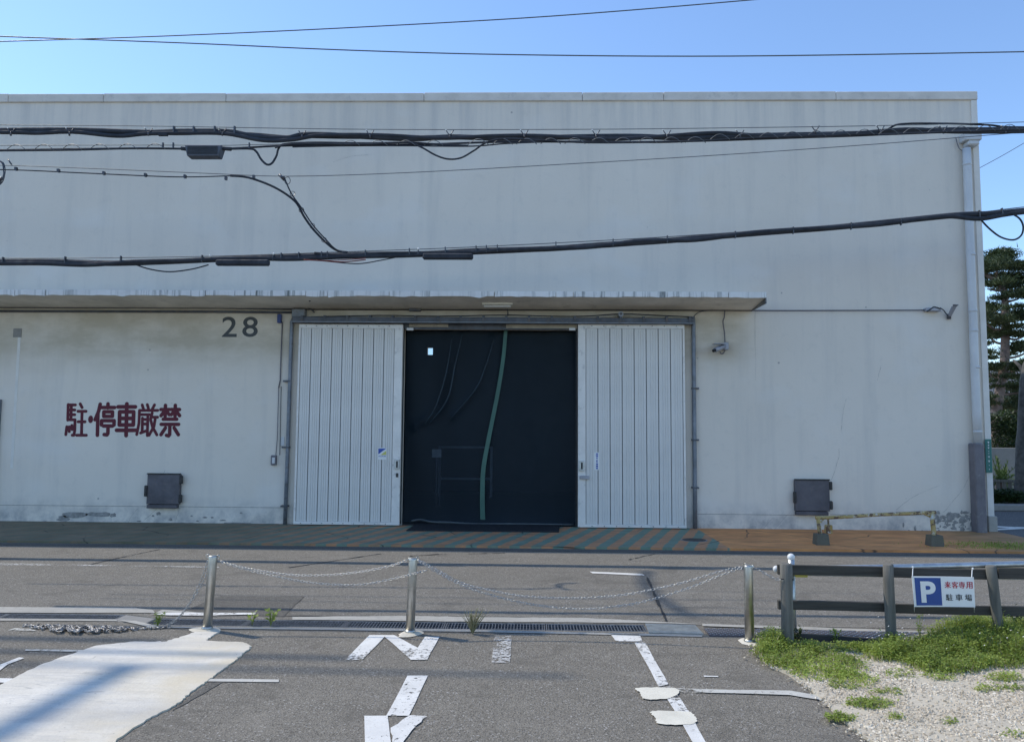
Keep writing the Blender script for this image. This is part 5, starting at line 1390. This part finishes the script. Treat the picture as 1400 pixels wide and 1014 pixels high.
# cycad with pale stiff leaves
cy = P(1369, 655, 18.2); cyc = empty('cycad_plant', (cy.x, 18.2, .1), 'bright spiky cycad lit by the sun behind the slat fence', 'shrub')
MB().tube([(cy.x, 18.2, .1), (cy.x, 18.2, cy.z)], [.15, .12], 8).build('trunk', M['bark'], cyc)
vs = []; fs = []
for k in range(46):
    an = random.uniform(0, 6.28); el = random.uniform(.1, 1.4); L_ = random.uniform(.5, .85)
    pts = []
    for j in range(7):
        f0 = j/6; pts.append(Vector((cy.x, 18.2, cy.z-.1))+Vector((math.cos(an)*math.cos(el)*L_*f0, math.sin(an)*math.cos(el)*L_*f0, math.sin(el)*L_*f0-.35*f0*f0*math.cos(el))))
    for j in range(6):
        d = (pts[j+1]-pts[j]).normalized(); sd = d.cross(Vector((0, 0, 1))); sd = sd.normalized() if sd.length > .01 else Vector((1, 0, 0))
        for s_ in (-1, 1):
            o = len(vs); wv = .13*(1-j/7); vs += [pts[j], pts[j]+d*.05, pts[j]+d*.08+sd*s_*wv+Vector((0, 0, .05))]; fs.append((o, o+1, o+2))
        o = len(vs); vs += [pts[j]-sd*.012, pts[j]+sd*.012, pts[j+1]+sd*.012, pts[j+1]-sd*.012]; fs.append((o, o+1, o+2, o+3))
MB().add(vs, fs).build('fronds', M['palm'], cyc)
# low garden wall, shrub mass, far house
wz = P(1370, 612, 20).z
MB().box(9.6, 30, 20, 20.2, .1, wz, .01).build('garden_wall', M['concrete_block'], origin=(15, 20, .1), label='plain grey garden wall behind the cycad', cat='wall')
s1 = empty('evergreen_shrub', (12.5, 21.0, .1), 'dark rounded evergreen shrub above the garden wall', 'shrub')
c_ = P(1362, 596, 20.8); cloud('leaves', (c_.x+.7, 20.9, c_.z-.1), (1.4, .6, .75), 9000, M['hedge'], .08, s1)
MB().tube([(c_.x+.7, 20.9, .1), (c_.x+.7, 20.9, c_.z)], .06, 6).build('stem', M['bark'], s1)
s2 = empty('evergreen_shrub', (15.5, 23.5, .1), 'tall dark evergreen shrub behind the pine trunk', 'shrub')
c_ = P(1390, 555, 24); cloud('leaves', (c_.x+.2, 24.5, c_.z-.2), (1.6, .8, 1.4), 9000, M['hedge'], .10, s2)
MB().tube([(c_.x+.2, 24.5, .1), (c_.x+.2, 24.5, c_.z)], .07, 6).build('stem', M['bark'], s2)
hs = empty('garden_house', (24, 32, 0), 'tan house with a grey roof seen between the pine and the wall', 'house')
hz0 = P(1370, 545, 32).z; ha = P(1340, 580, 32).x
M['house_wall'] = plain('house_wall', (.42, .32, .22), .8, var=.1); M['house_roof'] = plain('house_roof', (.16, .16, .17), .7, var=.15)
MB().box(ha, ha+9, 32, 40, 0, hz0).build('wall', M['house_wall'], hs)
MB().add([(ha-.5, 31.4, hz0-.05), (ha+9.5, 31.4, hz0-.05), (ha+9.5, 36, hz0+1.9), (ha-.5, 36, hz0+1.9), (ha-.5, 40.6, hz0-.05), (ha+9.5, 40.6, hz0-.05)], [(0, 1, 2, 3), (3, 2, 5, 4), (0, 3, 4), (1, 5, 2), (0, 4, 5, 1)]).build('roof', M['house_roof'], hs)
for k in range(3):
    xx = ha+1.0+k*2.4; wfr = MB().box(xx, xx+1.2, 31.96, 32.0, hz0-1.6, hz0-.5).build('window', M['house_roof'], hs)
    MB().box(xx+.06, xx+1.14, 31.95, 31.958, hz0-1.54, hz0-.56).build('pane', M['hatch_steel'], wfr)
